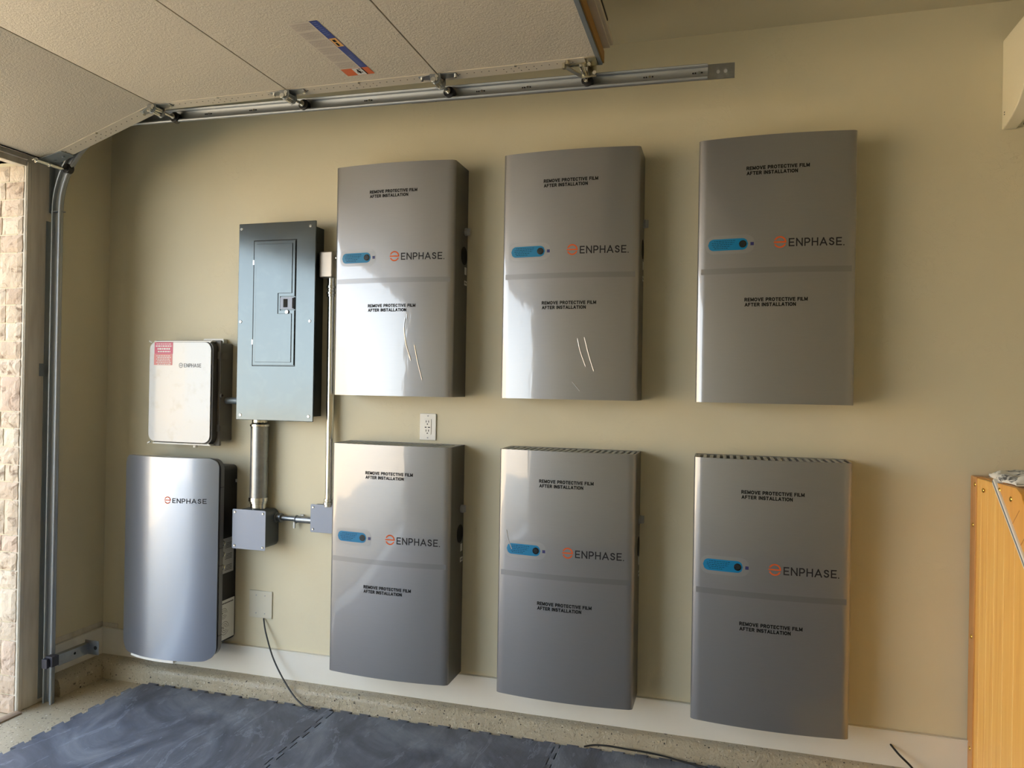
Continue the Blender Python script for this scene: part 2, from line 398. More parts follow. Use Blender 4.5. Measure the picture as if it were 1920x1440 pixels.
# ------------------------------------------------------------------ setting
XW = -0.465; XR = 5.7; YF = -5.95; ZC = 2.885; OP0 = -0.51; OP1 = -5.40; OPZ = 2.40
bm = NB(); bx(bm, XW - 0.25, XR + 0.2, 0, 0.15, -0.1, ZC + 0.1); tag(obj('wall_back', bm, M_WALL, smooth=False), 'cream plaster wall carrying the equipment', kind='structure')
bm = NB()
bx(bm, XW - 0.12, XW, OP0, 0, 0, ZC); bx(bm, XW - 0.12, XW, OP1, OP0, OPZ + 0.02, ZC); bx(bm, XW - 0.12, XW, YF, OP1, 0, ZC)
tag(obj('wall_left', bm, M_WALL, smooth=False), 'short cream wall between the corner and the garage opening', kind='structure')
bm = NB(); bx(bm, XR, XR + 0.12, YF, 0, 0, ZC); tag(obj('wall_right', bm, M_WALL, smooth=False), kind='structure')
bm = NB(); bx(bm, XW - 0.12, XR + 0.12, YF - 0.12, YF, 0, ZC); tag(obj('wall_front', bm, M_WALL, smooth=False), kind='structure')
bm = NB(); bx(bm, XW - 0.9, XR + 0.2, YF - 0.12, 0.15, ZC, ZC + 0.12); tag(obj('ceiling', bm, M_CEIL, smooth=False), 'beige plaster ceiling', kind='structure')
bm = NB(); bx(bm, XW + 0.02, XR + 0.1, YF, 0.05, -0.12, 0.0); tag(obj('floor', bm, M_FLOOR, smooth=False), 'beige floor coating with dark flecks', kind='structure')
# baseboards with a small cap
bm = NB(); bx(bm, XW, 3.9, -0.014, 0, 0.085, 0.213); bx(bm, XW, 3.9, -0.018, 0, 0.213, 0.219)
tag(obj('baseboard_back', bm, M_BASE, bev=0.002), 'white baseboard along the equipment wall', kind='structure')
bm = NB(); bx(bm, XW, XW + 0.014, -0.335, -0.014, 0.085, 0.213); bx(bm, XW, XW + 0.018, -0.335, -0.018, 0.213, 0.219)
tag(obj('baseboard_left', bm, M_BASE, bev=0.002), 'white baseboard beside the door track', kind='structure')

bm = NB(); bx(bm, XW, XW + .003, -.335, -.003, .219, .246); bx(bm, XW, -.37, -.003, 0, .219, .240)
tag(obj('trim_6', bm, M_TRIM, bev=.001), 'painted strip above the baseboard in the left corner', kind='structure')

def curb(name, path, label):
    """path: list of (foot point, top point, wall point) giving the front foot, front lip and wall line of the curb."""
    bm = NB(); rows = []
    n = 7
    for (fx, fy), (wx, wy) in path:
        f = Vector((fx, fy, 0)); wv = Vector((wx, wy, 0)); d = wv - f
        row = [bm.verts.new((f.x, f.y, -0.02)), bm.verts.new((f.x, f.y, 0.03)), bm.verts.new((f.x + d.x * .05, f.y + d.y * .05, 0.058))]
        for a in (25, 50, 75, 90):
            t = math.radians(a); row.append(bm.verts.new((f.x + d.x * (.05 + .35 * (1 - math.cos(t))), f.y + d.y * (.05 + .35 * (1 - math.cos(t))), 0.058 + 0.027 * math.sin(t))))
        row += [bm.verts.new((wx, wy, 0.089)), bm.verts.new((wx, wy, -0.02))]
        rows.append(row)
    for A, B in zip(rows, rows[1:]):
        for i in range(len(A)):
            bm.faces.new((A[i], A[(i + 1) % len(A)], B[(i + 1) % len(A)], B[i]))
    bm.faces.new(rows[0]); bm.faces.new(rows[-1])
    tag(obj(name, bm, M_CURB, ang=60), label, kind='structure')
pb = []
for i in range(41):
    x = XW + (3.9 - XW) * i / 40; j = 0.0025 * math.sin(x * 9) + 0.002 * math.sin(x * 23)
    pb.append(((x, -0.088 + 0.036 * (x - XW) / 4.0 + j), (x, 0)))
curb('trim_3', pb, 'speckled concrete curb under the equipment wall')
pl = [((-0.375 + 0.002 * math.sin(y * 30), y), (XW, y)) for y in [-0.02 - 0.31 * i / 8 for i in range(9)]]
curb('trim_4', pl, 'short speckled concrete curb under the left wall')

# jamb board, stop strip, header
bm = NB(); bx(bm, XW, -0.42, OP0, -0.345, 0, ZC - 0.01); bx(bm, -0.42, -0.414, OP0 + 0.002, OP0 + 0.022, 0, 2.42)
tag(obj('trim_1', bm, M_TRIM, bev=0.003), 'weathered beige jamb board beside the stone', kind='structure')
bm = NB(); bx(bm, XW, -0.42, OP1, OP0, 2.40, 2.62); bx(bm, -0.42, -0.408, OP1, OP0, 2.425, 2.445)
tag(obj('trim_2', bm, M_TRIM, bev=0.003), 'beige header board over the garage opening', kind='structure')
# driveway and threshold
bm = NB(); bx(bm, -22, XW + 0.02, -22, 12, -0.14, -0.012); tag(obj('ground_driveway', bm, M_DRIVE, smooth=False), 'pale concrete driveway outside the opening', kind='structure')
bm = NB(); prism(bm, [(-0.435, 0), (-0.385, 0), (-0.388, 0.006), (-0.40, 0.010), (-0.425, 0.008)], 'y', -5.38, -0.512)
tag(obj('trim_5', bm, mat('worn threshold strip', (150, 128, 104), 0.6), bev=0), 'worn tan threshold strip at the slab edge', kind='structure')
bm = NB(); bx(bm, -16.3, -16.0, -20, 11, -.02, 2.75); bx(bm, -16.35, -15.95, -20, 11, 2.75, 2.83)  # unseen wall, added for warm reflections and bounced sunlight
tag(obj('bounce_wall', bm, M_BOUNCE, smooth=False), 'added tan wall across the driveway, unseen, for reflections and bounced light', 'wall')

# stone veneer on the return of the opening
joints = [-0.01, 0.074, 0.157, 0.312, 0.392, 0.54, 0.62, 0.70, 0.775, 0.93, 1.01, 1.085, 1.165, 1.245, 1.32, 1.475, 1.55, 1.63, 1.71, 1.79, 1.865, 2.02, 2.10, 2.18, 2.256, 2.334, 2.405]
def stone(bm, x0, x1, yb, yf_, z0, z1, layer):
    g = 0.0025; x0 += g; z0 += g; z1 -= g; x1 -= g * (x1 < -0.44)
    nx = max(3, int((x1 - x0) / 0.018)); nz = max(3, int((z1 - z0) / 0.018)); tone = random.random()
    fr = [[None] * (nz + 1) for _ in range(nx + 1)]; tilt = random.uniform(-.006, .006)
    for i in range(nx + 1):
        for j in range(nz + 1):
            e = min(i, nx - i, 1) * min(j, nz - j, 1)
            y = yf_ - (0.006 + random.random() * 0.0035 + tilt * (i / nx - .5)) * (1 if e else 0.4)
            jx = random.uniform(-.002, .002) if i == nx else 0
            fr[i][j] = bm.verts.new((x0 + (x1 - x0) * i / nx + jx, y, z0 + (z1 - z0) * j / nz))
    fs = []
    for i in range(nx):
        for j in range(nz): fs.append(bm.faces.new((fr[i][j], fr[i + 1][j], fr[i + 1][j + 1], fr[i][j + 1])))
    per = [fr[i][0] for i in range(nx)] + [fr[nx][j] for j in range(nz)] + [fr[i][nz] for i in range(nx, 0, -1)] + [fr[0][j] for j in range(nz, 0, -1)]
    bk = [bm.verts.new((v.co.x, yb, v.co.z)) for v in per]
    for i in range(len(per)): fs.append(bm.faces.new((per[i], per[(i + 1) % len(per)], bk[(i + 1) % len(bk)], bk[i])))
    for f in fs: f[layer] = tone
bm = NB(); lay = bm.faces.layers.float.new('tone')
for k, (a, b) in enumerate(zip(joints, joints[1:])):
    cut = -0.535 + random.uniform(-.03, .03)
    stone(bm, cut, -0.432, -0.46, OP0, a, b, lay); stone(bm, -0.72, cut, -0.46, OP0, a, b, lay)
bx(bm, -0.74, -0.436, -0.50, -0.44, -0.012, 2.41, 1)
# outer face of the house and soffit stones above the opening
bx(bm, -0.74, XW - 0.12, -0.44, 0.4, -0.012, 3.1, 1); bx(bm, -0.74, XW, OP1, -0.50, 2.42, 3.1, 0)
tag(obj('stone_pillar', bm, [M_STONE, M_MORTAR], smooth=False), 'tan split stone pillar at the edge of the garage opening', 'pillar')

# ------------------------------------------------------------------ batteries
BW, BH, BD, BB = 0.55, 0.985, 0.166, 0.022
def yfront(x, x0=-BW / 2, w=BW, d=BD, b=BB):
    t = (x - x0) / w; return -(d + b * (1 - (2 * t - 1) ** 2))
def body_outline(inset=0.0):
    r = 0.013; o = []; hw = BW / 2 - inset
    o += [(hw, -inset), ]
    o += [(hw, -BD + r)]
    for i in range(1, 6):
        a = math.radians(-90 * i / 6 * 0.93); o.append((hw - r + r * math.cos(a), -BD + r + r * math.sin(a) + inset))
    for i in range(29):
        x = (hw - r) - (2 * (hw - r)) * i / 28; o.append((x, yfront(x) + inset))
    for i in range(5, 0, -1):
        a = math.radians(-90 * i / 6 * 0.93); o.append((-(hw - r) - r * math.cos(a), -BD + r + r * math.sin(a) + inset))
    o += [(-hw, -BD + r), (-hw, -inset)]
    return o
def make_battery():
    root = empty('battery', 'x', 'battery', (0, 0, 0), 'wall-mounted home batteries')
    bm = NB(); O = body_outline(); I = body_outline(0.007); n = len(O)
    lo = [bm.verts.new((x, y, 0.0)) for x, y in O]; hi = [bm.verts.new((x, y, BH)) for x, y in O]
    ih = [bm.verts.new((x, y, BH)) for x, y in I]; il = [bm.verts.new((x, y, BH - 0.02)) for x, y in I]
    for i in range(n):
        j = (i + 1) % n
        for A, B in ((lo, hi), (hi, ih), (ih, il)):
            f = bm.faces.new((A[i], A[j], B[j], B[i]))
            if A is lo:
                f.material_index = 0 if max(O[i][1], O[j][1]) < -0.1 and not (abs(O[i][0] - O[j][0]) < 1e-6) else 1
            else: f.material_index = 1
    f = bm.faces.new(lo); f.material_index = 1; f = bm.faces.new(il); f.material_index = 2
    obj('casing', bm, [M_FILM, M_SIDE, M_HOLE], root, bev=0.0015, ang=35)
    bm = NB()
    for k in range(22):
        x = -0.268 + 0.0245 * k; bx(bm, x, x + 0.0125, yfront(x) + 0.009, -0.008, BH - 0.012, BH - 0.001)
    bx(bm, -0.268, 0.268, -0.020, -0.008, BH - 0.012, BH - 0.001)
    obj('vent_grille', bm, M_BAR, root, smooth=False)
    yf = lambda x: yfront(x) - 0.0007
    X = -BW / 2
    for z in (0.8585, 0.3745):
        bm = NB(); lay_text(bm, 'REMOVE PROTECTIVE FILM', X + .171, X + .389, z, z + .0135, yf)
        lay_text(bm, 'AFTER INSTALLATION', X + .172, X + .349, z - .0185, z - .005, yf)
        obj('film_notice', bm, M_INK, root, smooth=False, label='black print on the ' + ('upper' if z > .5 else 'lower') + ' half')
    bm = NB(); ribbon(bm, [(X + .014, .489), (X + BW - .014, .489)], 0.021, lambda x: yfront(x) - 0.0004, 0, False)
    obj('film_overlap', bm, M_OVERLAP, root, label='horizontal strip where the film sheets overlap')
    # status sticker
    bm = NB()
    def capsule(u0, u1, z0, z1, dy, mi):
        pts = rrect(u0, u1, z0, z1, (z1 - z0) / 2, 8); vs = []
        c = sorted(set([u0 + (u1 - u0) * i / 10 for i in range(11)]))
        r = (z1 - z0) / 2; zc = (z0 + z1) / 2; prev = None
        for i in range(33):
            u = u0 + (u1 - u0) * i / 32
            e = min(u - u0, u1 - u); h = r if e >= r else math.sqrt(max(0, r * r - (r - e) ** 2))
            row = [bm.verts.new((u, yfront(u) - dy, zc + h)), bm.verts.new((u, yfront(u) - dy, zc - h))]
            if prev: f = bm.faces.new((prev[0], prev[1], row[1], row[0])); f.material_index = mi
            prev = row
    capsule(X + .026, X + .205, .553, .622, .0005, 0); capsule(X + .038, X + .181, .566, .609, .0010, 1)
    y2 = lambda x: yfront(x) - 0.0014
    for k, (a, b) in enumerate(((.060, .135), (.052, .132), (.052, .128), (.056, .118), (.060, .108))):
        z = .6015 - k * .0068; u = X + a
        while u < X + b:
            l_ = random.uniform(.004, .011); ribbon(bm, [(u, z), (min(u + l_, X + b), z)], .0016, y2, 2, False); u += l_ + .0022
    ribbon(bm, [(X + .189, .587), (X + .201, .587)], 0.012, y2, 3, False)
    st = obj('status_sticker', bm, [M_PALE, M_BLUE, M_INK, M_NAVY], root, smooth=False, label='pill-shaped blue sticker')
    bm = NB(); cx = X + .162; yy = yfront(cx)
    disc(bm, (cx, yy, .5875), (0, -1, 0), .0135, .003, 24, 0); disc(bm, (cx, yy - .003, .5875), (0, -1, 0), .0085, .001, 24, 1)
    obj('status_button', bm, [M_LENS, mat('button rim', (40, 48, 52), 0.3, 0.5) if 'button rim' not in bpy.data.materials else bpy.data.materials['button rim']], st, bev=0.0008, label='round black button')
    bm = NB(); logo(bm, X + .2915, .589, .0215, yf, 0); word(bm, X + .3235, X + .500, .5725, .602, yf, 1)
    ribbon(bm, [(X + .506, .574), (X + .510, .574)], .004, yf, 1, False)
    obj('logo', bm, [M_ORANGE, M_GREYINK], root, smooth=False)
    # right side: breaker knob, dark hand hole, small labels
    xr = BW / 2
    bm = NB(); cyl(bm, (xr - .002, -.030, .712), (xr + .010, -.030, .712), .017, 20); bx(bm, xr + .004, xr + .020, -.036, -.024, .697, .727)
    obj('breaker_knob', bm, M_LIGHTGREY, root, bev=.0015)
    bm = NB(); prism(bm, rrect(-.078, -.008, .568, .645, .033, 8), 'x', xr - .001, xr + .0012)
    obj('hand_hole', bm, M_HOLE, root, label='black rounded recess on the side')
    bm = NB(); bx(bm, xr, xr + .0008, -.034, -.012, .528, .560)
    obj('rating_label', bm, [M_LABELW, M_INK], root, smooth=False)
    bm = NB(); bx(bm, xr, xr + .0008, -.036, -.004, .482, .502)
    bx(bm, xr + .0008, xr + .0012, -.030, -.024, .489, .496, 1); bx(bm, xr + .0008, xr + .0012, -.020, -.008, .490, .493, 1)
    obj('rating_label', bm, [M_LABELW, M_INK], root, smooth=False, label='small white labels')
    bm = NB(); bx(bm, -.22, .22, -.0, -.012, .06, .93)
    obj('wall_plate', bm, M_GALVD, root, smooth=False)
    return root
def dup(root, loc, label):
    r = root.copy(); COL.objects.link(r); r.location = loc; r['label'] = label
    for ch in list(root.children):
        c = ch.copy(); COL.objects.link(c); c.parent = r
        for g in list(ch.children):
            d = g.copy(); COL.objects.link(d); d.parent = c
    return r
BL = [((0.9086, 1.4185), 'silver battery with printed film, upper row, just right of the grey breaker panel'),
      ((1.6693, 1.4197), 'silver battery with printed film, middle of the upper row'),
      ((2.4378, 1.4203), 'silver battery with printed film, upper row, nearest the white air conditioner'),
      ((0.9107, 0.2249), 'silver battery with printed film, lower row, below the white power outlet'),
      ((1.6709, 0.2286), 'silver battery with printed film, middle of the lower row, with striped top vents'),
      ((2.4376, 0.2282), 'silver battery with printed film, lower row, nearest the wooden cabinet')]
bat = make_battery(); BATS = []
for i, ((x, z), lb) in enumerate(BL):
    loc = (x + BW / 2, -0.001, z)
    if i == 0: bat.location = loc; bat['label'] = lb; BATS.append(bat)
    else: BATS.append(dup(bat, loc, lb))

M_CREASE = mat('raised clear film crease', (176, 178, 182), 0.12, 0.3, coat=1.0)
def crease(root, paths):
    for p in paths:
        pts = [(a - BW / 2, yfront(a - BW / 2) - .0002, z) for a, z in p]
        bm = NB(); tube(bm, smooth_path(pts, 6), .0022, 6)
        o = obj('film_crease', bm, M_CREASE, None, loc=(0, 0, 0)); o.location = (0, 0, 0); o.parent = root
crease(BATS[0], [[(.345, .330), (.341, .285), (.352, .215), (.372, .158)], [(.352, .345), (.352, .325)], [(.388, .215), (.402, .150), (.424, .070)], [(.362, .175), (.374, .150)]])
crease(BATS[1], [[(.318, .240), (.330, .190), (.352, .130)], [(.345, .245), (.362, .180), (.384, .112)], [(.300, .070), (.330, .035)]])
crease(BATS[4], [[(.035, .66), (.045, .62), (.060, .585)]])

# ------------------------------------------------------------------ system controller
def shell(bm, x0, x1, z0, z1, yb, yf_fn, r, nx=28, mi=0, rim=0, rb=None):
    """rounded-corner curved cover: front skin plus skirt to yb"""
    rb = rb or r; zs = []
    k = 7
    for i in range(k): zs.append(z0 + rb * (1 - math.cos(PI / 2 * i / k)))
    for i in range(9): zs.append(z0 + rb + (z1 - r - z0 - rb) * i / 8)
    for i in range(1, k + 1): zs.append(z1 - r + r * math.sin(PI / 2 * i / k))
    rows = []
    for z in zs:
        if z < z0 + rb: q = rb - (z - z0); ins = rb - math.sqrt(max(0, rb * rb - q * q))
        elif z > z1 - r: q = r - (z1 - z); ins = r - math.sqrt(max(0, r * r - q * q))
        else: ins = 0
        a, b = x0 + ins, x1 - ins
        rows.append([bm.verts.new((a + (b - a) * i / nx, yf_fn(a + (b - a) * i / nx), z)) for i in range(nx + 1)])
    for A, B in zip(rows, rows[1:]):
        for i in range(nx): f = bm.faces.new((A[i], A[i + 1], B[i + 1], B[i])); f.material_index = mi
    per = rows[0] + [r_[-1] for r_ in rows[1:]] + rows[-1][-2::-1] + [r_[0] for r_ in rows[-2:0:-1]]
    bk = [bm.verts.new((v.co.x, yb, v.co.z)) for v in per]; n = len(per)
    for i in range(n): f = bm.faces.new((per[i], per[(i + 1) % n], bk[(i + 1) % n], bk[i])); f.material_index = rim
    f = bm.faces.new(bk); f.material_index = rim

ct = empty('system_controller', 'tall curved silver controller low on the wall in the left corner', 'power controller', (0.07, 0, 0.19))
bm = NB(); prism(bm, rrect(-0.165, 0.314, 0.245, 1.073, 0.022), 'y', -0.128, -0.001)
obj('chassis', bm, M_CHASSIS, ct, bev=0.004)
cx0, cx1 = -0.188, 0.330
def ycov(x, b=0.062, d=0.158):
    t = (x - cx0) / (cx1 - cx0); return -(d + b * (1 - abs(2 * t - 1) ** 2.2))
bm = NB(); shell(bm, cx0 + .004, cx1 - .002, 0.196, 1.112, -0.150, lambda x: ycov(x, .060, .150), .045, mi=0, rim=0, rb=.06)
obj('gasket_rim', bm, M_RIMD, ct)
bm = NB(); shell(bm, cx0 + .004, cx1 + .002, 0.200, 1.110, -0.122, lambda x: -0.146, .045, mi=0, rim=0, rb=.06)
rim = obj('side_rim', bm, M_RIM, ct)
for z in (0.30, 0.62, 0.70, 0.98):
    bm = NB(); bx(bm, cx1 - .002, cx1 + .0032, -.146, -.122, z, z + .003); obj('seam', bm, M_RIMD, rim, smooth=False)
bm = NB(); shell(bm, cx0, cx1, 0.190, 1.115, -0.156, ycov, .045, mi=0, rim=0, rb=.06)
cov = obj('front_cover', bm, M_SILVER, ct, bev=0)
bm = NB(); yc = lambda x: ycov(x) - 0.0009
logo(bm, 0.104, 0.921, 0.0165, yc, 0); word(bm, 0.131, 0.283, 0.909, 0.931, yc, 1, .16)
obj('logo', bm, [M_ORANGE, M_GREYINK], cov, smooth=False)
bm = NB(); pts = []
for i in range(13): pts.append((-0.118 + 0.26 * i / 12, ycov(-0.118 + 0.26 * i / 12) + 0.006))
prism(bm, pts + [(0.142, -0.12), (-0.118, -0.12)], 'z', 0.176, 0.2)
obj('bottom_tray', bm, M_WHITE, ct, label='white tray under the cover')
bm = NB(); xs = 0.3142
bx(bm, xs - .001, xs + .001, -.121, -.022, .572, .735, 0)
for k in range(3):
    for q in range(4): bx(bm, xs + .001, xs + .0014, -.085 + q * .003, -.035, .585 + k * .052 + q * .007, .587 + k * .052 + q * .007, 1)
obj('side_plate', bm, [M_LIGHTGREY, M_INK], ct, smooth=False, label='light grey warning plate on the side')
for z in (.715, .665, .605):
    bm = NB(); tube(bm, smooth_path([(xs, -.112, z - .014), (xs + .013, -.110, z - .006), (xs + .014, -.106, z + .006), (xs, -.102, z + .012)]), .0032)
    obj('pull_ring', bm, M_CHROME, ct)
bm = NB(); bx(bm, xs - .001, xs + .001, -.121, -.010, .262, .446, 0)
def sidey(pts, t, mi):
    for a, b in zip(pts, pts[1:]):
        d = Vector((b[0] - a[0], b[1] - a[1])); n = Vector((-d.y, d.x)).normalized() * t / 2
        f = bm.faces.new([bm.verts.new((xs + .0014, *(Vector(p) + s * n))) for p, s in ((a, 1), (b, 1), (b, -1), (a, -1))]); f.material_index = mi
for cyy, czz, r0 in ((-.088, .385, .024), (-.080, .315, .030)):
    for q in (1, .68, .38): sidey(arc(cyy, czz, r0 * q, 0, 330, 20), .0016, 1)
    sidey([(cyy - .030, czz + .012), (cyy - .002, czz)], .002, 1)
u = -.116
while u < -.022: sidey([(u, .431), (u + .006, .431)], .006, 1); u += .0082
obj('arc_flash_label', bm, [M_LABELW, M_INK], ct, smooth=False, label='white sheet with ring symbols')
bm = NB(); bx(bm, xs - .002, xs + .006, -.018, -.008, .99, 1.004)
obj('mounting_screw', bm, M_LIGHTGREY, ct)

# ------------------------------------------------------------------ combiner box
cb = empty('combiner_box', 'small white-fronted combiner box above the curved silver controller', 'electrical box', (0.095, 0, 1.18))
bm = NB(); prism(bm, rrect(-0.083, 0.277, 1.186, 1.648, 0.008), 'y', -0.080, -0.001)
obj('base', bm, M_TAUPE, cb, bev=.003)
bm = NB(); prism(bm, rrect(-0.090, 0.279, 1.166, 1.660, 0.006), 'y', -0.094, -0.080)
obj('lid_flange', bm, M_TAUPE, cb, bev=.002)
bm = NB(); shell(bm, -0.078, 0.266, 1.176, 1.650, -0.094, lambda x: -0.130, .032)
obj('lid_side', bm, M_TAUPED, cb)
bm = NB(); shell(bm, -0.084, 0.258, 1.181, 1.648, -0.132, lambda x: -(0.1365 + .003 * (1 - ((x - .087) / .171) ** 2)), .034)
ld = obj('lid_panel', bm, M_LID, cb)
yl = lambda x: -(0.1365 + .003 * (1 - ((x - .087) / .171) ** 2)) - 0.0008
bm = NB(); logo(bm, 0.096, 1.540, 0.0115, yl, 0); word(bm, 0.115, 0.207, 1.531, 1.549, yl, 0, .14)
obj('logo', bm, mat('grey lettering', (84, 88, 92), .4), ld, smooth=False)
M_PINK = mat('faded red label', (204, 96, 118), .5); M_PEACH = mat('faded pink label', (214, 136, 132), .5)
bm = NB(); y2 = lambda x: yl(x) + .0002; y3 = lambda x: yl(x) - .0004
ribbon(bm, [(-.056, 1.6205), (.050, 1.6205)], .055, y2, 0, False); ribbon(bm, [(-.058, 1.5665), (.048, 1.5665)], .052, y2, 1, False)
for z, a, b, t in ((1.640, -.045, .040, .003), (1.630, -.048, .044, .006), (1.617, -.038, .034, .008), (1.604, -.036, .036, .006)):
    u = a
    while u < b: q = random.uniform(.006, .014); ribbon(bm, [(u, z), (min(u + q, b), z)], t, y3, 2, False); u += q + .003
for k in range(6):
    z = 1.584 - k * .0078; u = -.044 + .006 * (k % 2)
    while u < .036: q = random.uniform(.006, .014); ribbon(bm, [(u, z), (u + q, z)], .0035, y3, 2, False); u += q + .003
obj('sticker', bm, [M_PINK, M_PEACH, M_LABELW], ld, smooth=False, label='faded pink and orange text sticker')
for z in (1.232, 1.572):
    bm = NB(); bx(bm, .262, .285, -.100, -.094, z, z + .034); bx(bm, .279, .285, -.100, -.048, z + .002, z + .032)
    obj('lid_clip', bm, M_TAUPE, cb, bev=.001)
bm = NB(); cyl(bm, (.279, -.087, 1.402), (.287, -.087, 1.402), .011); cyl(bm, (.287, -.087, 1.402), (.288, -.087, 1.402), .005, mi=1)
obj('lock_eye', bm, [M_TAUPE, M_HOLE], cb)
for x in (-.084, .258):
    for z in (1.172, 1.652):
        bm = NB(); tube(bm, smooth_path([(x + .010 * (1 if x < 0 else -1), -.134, z + (.004 if z < 1.4 else -.004)), (x, -.136, z), (x - .004 * (1 if x < 0 else -1), -.133, z - (.004 if z < 1.4 else -.004))]), .0035)
        obj('corner_tab', bm, M_WHITE, cb)
bm = NB(); prism(bm, rrect(-.070, .25, 1.650, 1.656, .002), 'y', -.125, -.095); obj('lid_edge_strip', bm, M_WHITE, cb); bm = NB(); prism(bm, rrect(-.070, .25, 1.168, 1.174, .002), 'y', -.125, -.095)
obj('lid_edge_strip', bm, M_WHITE, cb)
bm = NB(); prism(bm, rrect(.13, .245, 1.648, 1.672, .008), 'y', -.030, -.004); cyl(bm, (.15, -.03, 1.66), (.15, -.034, 1.66), .006)
obj('mounting_bracket', bm, M_WHITE, cb, bev=.001)
bm = NB(); cyl(bm, (.16, -.11, 1.166), (.16, -.11, 1.156), .009); obj('bottom_plug', bm, M_WHITE, cb)

# ------------------------------------------------------------------ breaker panel
bp = empty('breaker_panel', 'tall grey steel breaker panel with a small inset door', 'breaker panel', (0.575, 0, 1.295))
bm = NB(); bx(bm, .395, .757, -.096, -.001, 1.315, 2.178); obj('enclosure', bm, M_PANELD, bp, bev=.003)
for z, r in ((2.12, .020), (1.45, .016)):
    bm = NB(); cyl(bm, (.757, -.045, z), (.7585, -.045, z), r, 24); obj('knockout', bm, M_PANELD, bp)
bm = NB(); bx(bm, .374, .775, -.1035, -.096, 1.293, 2.197); obj('cover', bm, M_PANEL, bp, bev=.0025)
# door frame groove
bm = NB(); O = (.455, .679, 1.541, 2.117); W_ = .003
for a in ((O[0], O[1], O[3] - W_, O[3]), (O[0], O[1], O[2], O[2] + W_), (O[0], O[0] + W_, O[2], O[3]), (O[1] - W_, O[1], O[2], O[3])):
    bx(bm, a[0], a[1], -.1042, -.1033, a[2], a[3])
obj('door_gap', bm, M_HOLE, bp, smooth=False)
dr = NB(); pts = [(.460, 1.546), (.674, 1.546), (.674, 1.795), (.600, 1.795), (.600, 1.858), (.674, 1.858), (.674, 2.112), (.460, 2.112)]
prism(dr, pts, 'y', -.1075, -.1034); dro = obj('door', dr, M_PANEL, bp, bev=.0012)
bm = NB(); prism(bm, [(.473, 1.559), (.661, 1.559), (.661, 1.780), (.590, 1.780), (.590, 1.872), (.661, 1.872), (.661, 2.099), (.473, 2.099)], 'y', -.1105, -.1075)
obj('raised_field', bm, M_PANEL, dro, bev=.0025, seg=3)
bm = NB(); cyl(bm, (.637, -.110, 1.787), (.637, -.113, 1.787), .010); obj('lock', bm, M_GALV, dro, bev=.001)
for z in (1.64, 2.005):
    bm = NB(); bx(bm, .4535, .461, -.1085, -.103, z, z + .022); obj('hinge', bm, M_CHROME, bp, bev=.0005)
bm = NB(); bx(bm, .602, .672, -.1095, -.1034, 1.799, 1.854, 0); bx(bm, .618, .640, -.1105, -.1095, 1.808, 1.846, 1); bx(bm, .664, .671, -.111, -.1095, 1.803, 1.850, 1)
obj('latch', bm, [M_JBOX, M_HOLE], bp, bev=.0006, label='grey plastic latch with a dark slot')
for (x, z) in ((.388, 2.172), (.747, 2.172), (.391, 1.745), (.751, 1.745), (.398, 1.315), (.753, 1.317)):
    bm = NB(); cyl(bm, (x, -.1035, z), (x, -.1065, z), .0075, 16, r1=.0055); bx(bm, x - .0045, x + .0045, -.1068, -.1064, z - .0008, z + .0008, 1)
    obj('cover_screw', bm, [M_CHROME, M_HOLE], bp)

# ------------------------------------------------------------------ conduits and boxes
bm = NB(); cyl(bm, (.2775, -.045, 1.378), (.3945, -.045, 1.378), .0155, 20)
np_ = obj('conduit_nipple', bm, M_GALVD); tag(np_, 'short dark conduit nipple joining the white combiner box to the breaker panel', 'conduit')
fc = empty('large_conduit', 'fat galvanized conduit dropping from the breaker panel to the square junction box', 'conduit', (.466, -.050, .87))
bm = NB(); cyl(bm, (.466, -.050, .93), (.466, -.050, 1.262), .0405, 40); obj('pipe', bm, M_GALV, fc)
bm = NB(); cyl(bm, (.466, -.050, 1.262), (.466, -.050, 1.272), .0445, 32); cyl(bm, (.466, -.050, 1.272), (.466, -.050, 1.280), .041, 32, r1=.036)
cyl(bm, (.466, -.050, 1.280), (.466, -.050, 1.3145), .036, 32); obj('top_connector', bm, M_CHROME, fc, bev=.001)
bm = NB(); cyl(bm, (.466, -.050, .8795), (.466, -.050, .905), .036, 32); cyl(bm, (.466, -.050, .905), (.466, -.050, .914), .040, 32)
cyl(bm, (.466, -.050, .914), (.466, -.050, .932), .045, 10); obj('bottom_connector', bm, M_CHROME, fc, bev=.001)

def jbox(x0, x1, z0, z1, d, r, label, rightx=None):
    e = empty('junction_box', label, 'junction box', ((x0 + x1) / 2, 0, z0))
    bm = NB(); prism(bm, rrect(x0 + .004, x1 - .004, z0 + .004, z1 - .004, r, 6), 'y', -d, -.001); obj('box', bm, M_JBOXD, e, bev=.003)
    bm = NB(); prism(bm, rrect(x0, x1, z0, z1, .006, 4), 'y', -d - .003, -d); obj('cover', bm, M_JBOX, e, bev=.001)
    for x in (x0 + .014, x1 - .014):
        for z in (z0 + .014, z1 - .014):
            bm = NB(); cyl(bm, (x, -d - .003, z), (x, -d - .0065, z), .0062, 14, r1=.004); obj('cover_screw', bm, M_CHROME, e)
    return e
jbox(.372, .548, .700, .882, .110, .03, 'square blue-grey junction box under the fat conduit')
jbox(.735, .893, .787, .915, .040, .012, 'small grey junction box tucked behind the lower left battery')
hc = empty('horizontal_conduit', 'short horizontal conduit between the two grey junction boxes', 'conduit', (.64, -.02, .83))
bm = NB(); cyl(bm, (.56, -.022, .838), (.655, -.022, .838), .0115, 24); obj('pipe', bm, M_GALV, hc)
bm = NB(); cyl(bm, (.650, -.022, .836), (.738, -.022, .836), .0155, 24); obj('sleeve', bm, M_GALV, hc, bev=.001)
